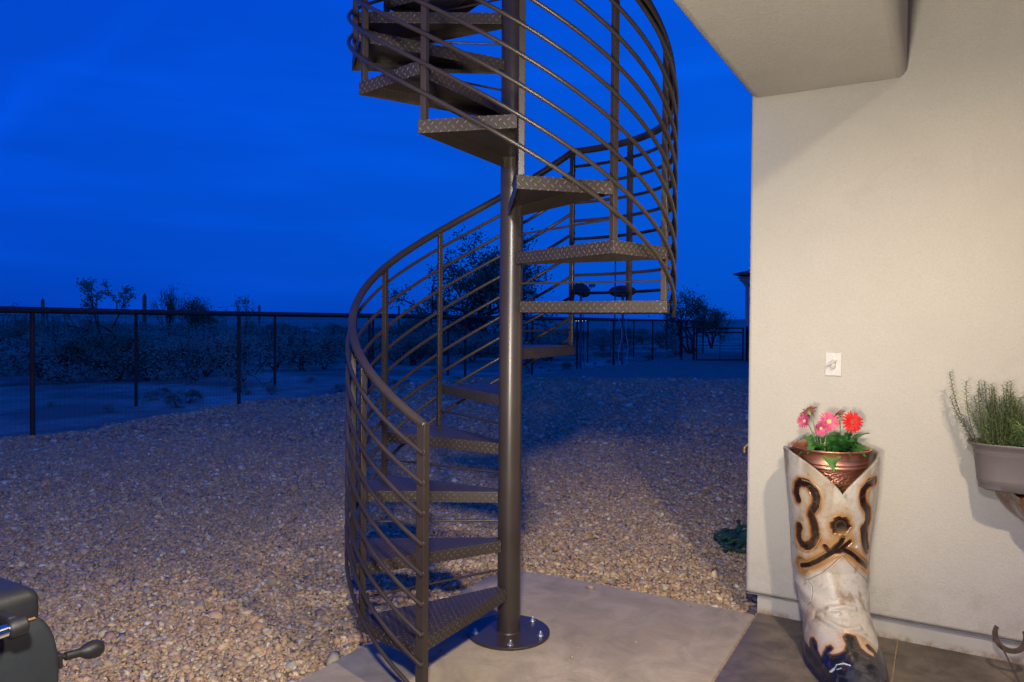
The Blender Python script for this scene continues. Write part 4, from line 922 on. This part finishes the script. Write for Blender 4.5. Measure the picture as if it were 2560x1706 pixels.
# ------------------------------------------------------------------ window box, rosemary, corbel
pm_ = simple('mauve_plastic', (.125, .106, .102), .5, 0, .08, 8, .15, 60, .002)
pb = thing('planter_box', W(1.36, .02, .82), 'grey mauve window box planter mounted on the wall', 'planter')
SC, QC = 1.375, .135
mb = MB(); n = 96; rows = [(.330, .075, .815), (.372, .088, .818), (.385, .093, .824), (.388, .095, .850), (.391, .096, .853), (.390, .0955, .857), (.393, .097, .861), (.392, .0965, .865), (.400, .102, .93), (.405, .105, .975), (.408, .106, .979), (.407, .1055, .984), (.410, .107, .988), (.409, .1065, .993), (.412, .108, .998), (.418, .112, 1.010), (.430, .116, 1.017), (.432, .117, 1.022), (.428, .115, 1.026), (.415, .105, 1.024), (.405, .098, 1.010), (.395, .094, .96)]
vs = []
for hs, hq, z in rows:
    for j in range(n):
        a = 2*math.pi*(j+.5)/n; e = .42; c_, s_ = math.cos(a), math.sin(a)
        vs.append(W(SC + hs*math.copysign(abs(c_)**e, c_) + 0, QC + hq*math.copysign(abs(s_)**(.55), s_), z))
k = len(rows); mb.add(vs, [(i*n+j, i*n+(j+1) % n, (i+1)*n+(j+1) % n, (i+1)*n+j) for i in range(k-1) for j in range(n)] + [tuple(range(n))])
mb.build('box', pm_, pb, smooth='auto')
mb = MB(); mb.add([v - Vector((0, 0, 0)) for v in vs[-n:]], [tuple(range(n))]); mb.build('soil', simple('grey_soil', (.07, .065, .06), .95, 0, .5, 60, .8, 120, .01), pb)
rm = thing('rosemary_bush', W(1.36, .13, .96), 'upright green rosemary filling the grey window box', 'plant')
rq = np.random.RandomState(9); rr2 = random.Random(9); NV = []; sb = MB()
stems = [(-.385, .02, -.505, 1.335), (-.37, .05, -.44, 1.30), (-.35, -.02, -.39, 1.26), (-.36, .0, -.50, 1.22), (-.33, .04, -.34, 1.29), (-.30, .03, -.27, 1.305), (-.25, .0, -.20, 1.29)]
for _ in range(190): s0 = rr2.uniform(-.34, .36); stems.append((s0, rr2.uniform(-.06, .06), s0 + rr2.gauss(0, .05) + s0*.12, 1.08 + .20*rr2.random()**.8 + .03*math.sin(s0*40)))
for s0, q0, s1, z1 in stems:
    A_ = W(SC+s0, QC+q0, .97); B_ = W(SC+s1, QC+q0*1.3+rr2.gauss(0, .025), z1); md = (A_+B_)/2 + Vector((rr2.gauss(0, .012), rr2.gauss(0, .012), -.01)) + WD*(s1-s0)*.25
    bez = lambda u: A_*(1-u)**2 + md*(2*u*(1-u)) + B_*u*u
    sb.tube([bez(u) for u in np.linspace(0, 1, 8)], [.0022*(1-.6*u) for u in np.linspace(0, 1, 8)], 5)
    L_ = (B_-A_).length; k = int(L_/.0026)
    for i in range(k):
        u = i/k*.98 + .02; p = bez(u); tdir = (bez(min(1, u+.02))-p).normalized(); a = i*2.4 + rr2.uniform(-.4, .4); xa = tdir.orthogonal().normalized(); ya = tdir.cross(xa)
        rd = xa*math.cos(a) + ya*math.sin(a); l = rr2.uniform(.024, .037)*(1-.10*u); d1 = (rd*1.0 + tdir*.38).normalized(); d2 = (rd*1.0 + tdir*.05 + Vector((0, 0, -.25))).normalized()
        sd_ = tdir.cross(rd).normalized()*.0019; p1 = p + d1*l*.55; p2 = p1 + d2*l*.45
        NV.append([p-sd_, p+sd_, p1+sd_, p1-sd_]); NV.append([p1-sd_, p1+sd_, p2+sd_*.3, p2-sd_*.3])
NV = np.array([[tuple(v) for v in q] for q in NV]).reshape(-1, 3)
m, t, b, co = newmat('rosemary_needle'); c = mix(t, rng(t, noise(t, 18, 4, .6, co), .35, .65), (.08, .15, .04), (.18, .27, .095)); t.links.new(c, b.inputs['Base Color']); b.inputs['Roughness'].default_value = .6
np_mesh('foliage', NV, np.arange(len(NV)).reshape(-1, 4), m, rm)
sb.build('stems', simple('rosemary_stem', (.16, .12, .07), .8), rm, smooth=True)
m, t, b, co = newmat('polished_burl')
c = mix(t, rng(t, noise(t, 14, 7, .7, co, dist=2.5), .35, .65), (.045, .022, .012), (.25, .12, .06)); c = mix(t, rng(t, noise(t, 30, 6, .75, co, dist=2), .58, .7, 0, .5), c, (.45, .34, .25)); t.links.new(c, b.inputs['Base Color']); b.inputs['Roughness'].default_value = .12
b.inputs['Coat Weight'].default_value = .5; b.inputs['Coat Roughness'].default_value = .05
cb = thing('wall_shelf', W(1.4, .02, .7), 'glossy brown burl wall shelf carrying the window box', 'shelf')
mb = MB(); n = 60; vs = []; K = 16
for i in range(K+1):
    u = i/K; ang_ = u*math.pi/2; rs_ = math.cos(ang_)
    for j in range(n+1):
        a = math.pi*j/n; wob = 1 + .035*math.sin(a*5+1) + .03*math.sin(a*11+u*3)
        vs.append(W(1.405 - .335*math.cos(a)*rs_**.8*wob, .018 + .31*math.sin(a)*rs_**.8*wob, .812 - .20*math.sin(ang_)**1.2 + .012*math.sin(a*7)*rs_))
mb.add(vs, [(i*(n+1)+j, i*(n+1)+j+1, (i+1)*(n+1)+j+1, (i+1)*(n+1)+j) for i in range(K) for j in range(n)] + [tuple(range(n, -1, -1))]); mb.build('corbel', m, cb, smooth='auto')
# ------------------------------------------------------------------ horseshoe stake
iron = simple('rusty_iron', (.10, .065, .045), .6, .4, .4, 40, .5, 120, .003)
hs_ = thing('horseshoe_hook', W(1.12, .2, 0), 'rusty horseshoe on a thin leaning rod by the wall base', 'ornament')
def shoe(cs, cq, cz, rad, name, flat=False, tilt=0):
    mb = MB(); P = []
    K = 28; sec = []
    for i in range(K+1):
        a = R(-38 - 0) - R(180+0)*0 ; th = R(150) + R(240)*i/K        # opening upwards
        rx = rad*(1 + .0*i); wgt = 1
        u, v = math.cos(th)*rad*.95, math.sin(th)*rad*1.05
        tw = .011 if 2 < i < K-2 else .0095
        nu, nv_ = math.cos(th), math.sin(th)
        for (du, dq) in ((-tw, -.004), (tw, -.004), (tw, .004), (-tw, .004)):
            uu, vv = u+nu*du, v+nv_*du
            sec.append(W(cs+uu, cq+dq+vv*tilt, cz+vv) if not flat else W(cs+uu, cq-vv, cz+dq))
    mb.add(sec, [(4*i+j, 4*i+(j+1) % 4, 4*i+4+(j+1) % 4, 4*i+4+j) for i in range(K) for j in range(4)] + [(3, 2, 1, 0), (4*K, 4*K+1, 4*K+2, 4*K+3)])
    return mb.build(name, iron, hs_, smooth='auto', bevel=.0015)
shoe(1.117, .19, .185, .060, 'horseshoe', tilt=-.1)
shoe(1.17, .30, .005, .065, 'base_shoe', flat=True)
mb = MB(); mb.tube([W(1.078, .20, .150), W(1.155, .262, .004)], .0038, 10); mb.build('rod', iron, hs_, smooth='auto')
# ------------------------------------------------------------------ grill (left foreground)
E1 = Vector((.5, .866, 0)); EV = Vector((.866, -.5, 0)); P0 = Vector((-.957, -2.154, 0)); GR = Matrix((E1, EV*-1, Vector((0, 0, 1)))).transposed()
def GP_(a, b_, z): return P0 + E1*a + EV*b_ + Vector((0, 0, z))
enam = simple('grill_enamel', (.012, .0125, .014), .5, .0, .25, 5, .3, 90, .002, .35); enam2 = simple('grill_body_paint', (.017, .020, .024), .6, .0, .2, 4, .3, 60, .003, .3)
rust = simple('grill_rust', (.22, .10, .05), .9, 0, .4, 60)
gr = thing('barbecue_grill', GP_(-.3, -.2, 0), 'dark grey metal barbecue grill with a chrome lid handle', 'grill')
def lidf(m):
    K = 10; prof = []; rad = .030
    for i in range(K+1): a = R(90*i/K); prof.append((-rad + rad*math.sin(a), 1.0 - rad + rad*math.cos(a)))
    prof.append((0, .936)); vs = []
    loops = []
    # rounded box: vertical corners rounded, top edge rolled
    n = 48
    def ring(ins, z):
        hx, hy, r_ = .35-ins, .22-ins, max(.018-ins*.1, .008); out = []
        for c_ in range(4):
            sx_, sy_ = ((1, 1), (-1, 1), (-1, -1), (1, -1))[c_]; a0 = (0, 90, 180, 270)[c_]
            for k in range(12): a = R(a0+90*k/11); out.append(GP_(-.35 + sx_*(hx-r_) + r_*math.cos(a), -.22 + sy_*(hy-r_) + r_*math.sin(a), z))
        return out
    rings = [ring(.006, .934), ring(.0, .937), ring(0, .970)] + [ring(rad*(1-math.cos(R(a))), .970+rad*math.sin(R(a))) for a in (15, 30, 45, 60, 75, 90)] + [ring(.10, 1.0005), ring(.103, 1.003), ring(.15, 1.004)]
    vs = [v for r_ in rings for v in r_]; k = len(rings)
    m.add(vs, [(i*48+j, (i*48+(j+1) % 48), (i+1)*48+(j+1) % 48, (i+1)*48+j) for i in range(k-1) for j in range(48)] + [tuple((k-1)*48+j for j in range(48)), tuple(reversed(range(48)))])
wmb(lidf, 'lid', enam, gr, smooth='auto')
def bodyf(m):
    rows = ((.935, -.004), (.922, .008), (.905, .017), (.885, .024), (.85, .030), (.80, .032), (.60, .025), (.50, -.03)); vs = []
    for z, e in rows:
        hx, hy, r_ = .35+e, .22+e*.4, .014
        for c_ in range(4):
            sx_, sy_ = ((1, 1), (-1, 1), (-1, -1), (1, -1))[c_]; a0 = (0, 90, 180, 270)[c_]
            for k in range(8): a = R(a0+90*k/7); vs.append(GP_(-.35 + sx_*(hx-r_) + r_*math.cos(a), -.22 + sy_*(hy-r_) + r_*math.sin(a), z))
    n = 32; k = len(rows)
    m.add([vs[i] for i in range(len(vs))], [((i+1)*n+j, (i+1)*n+(j+1) % n, i*n+(j+1) % n, i*n+j) for i in range(k-1) for j in range(n)] + [tuple((k-1)*n+j for j in reversed(range(n)))])
wmb(bodyf, 'body', enam2, gr, smooth='auto')
wmb(lambda m: [m.tube([GP_(a, .001, .9365), GP_(a+.03, .002, .9365)], .0025, 6) for a in (-.07, -.045, -.15, -.2)], 'rust_edge', rust, gr)
chrome = simple('chrome', (.75, .75, .76), .08, 1, .02, 10); black = simple('black_plastic', (.013, .012, .012), .5, 0, .2, 20, .2, 80, .002, .35)
hd = wmb(lambda m: m.tube([GP_(-.085, .055, .9505), GP_(-.62, .055, .9505)], .0125, 24), 'handle', chrome, gr, smooth='auto')
wmb(lambda m: m.tube([GP_(-.092, .055, .9505), GP_(-.088, .055, .9505), GP_(-.064, .055, .9505), GP_(-.060, .055, .9505)], [.0165, .0195, .0195, .016], 24), 'handle_cap', black, hd, smooth='auto')
wmb(lambda m: m.box(GP_(-.081, .024, .963), (.020, .062, .022), GR), 'handle_arm', black, hd, bevel=.006)
wmb(lambda m: m.box(GP_(.048, -.055, .806), (.038, .024, .034), GR), 'knob_bracket', black, gr, bevel=.004)
kd = Vector((E1.x, E1.y, -.13)).normalized(); KB = GP_(.060, -.055, .811); Q = Matrix((kd.orthogonal().normalized(), kd.cross(kd.orthogonal().normalized()), kd)).transposed().to_4x4(); Q.translation = KB
wmb(lambda m: m.lathe([(.0045, 0), (.0045, .016), (.0085, .017), (.0095, .020), (.0095, .046), (.0110, .053), (.0155, .060), (.0190, .070), (.0200, .080), (.0185, .090), (.0140, .098), (.007, .1025), (.0008, .1035)], 24, Q), 'side_knob', black, gr, smooth='auto')
for a, b_ in ((-.05, -.05), (-.65, -.05), (-.05, -.39), (-.65, -.39)):
    wmb(lambda m: m.box(GP_(a, b_, .29), (.035, .035, .58), GR), 'leg', enam, gr, bevel=.003)
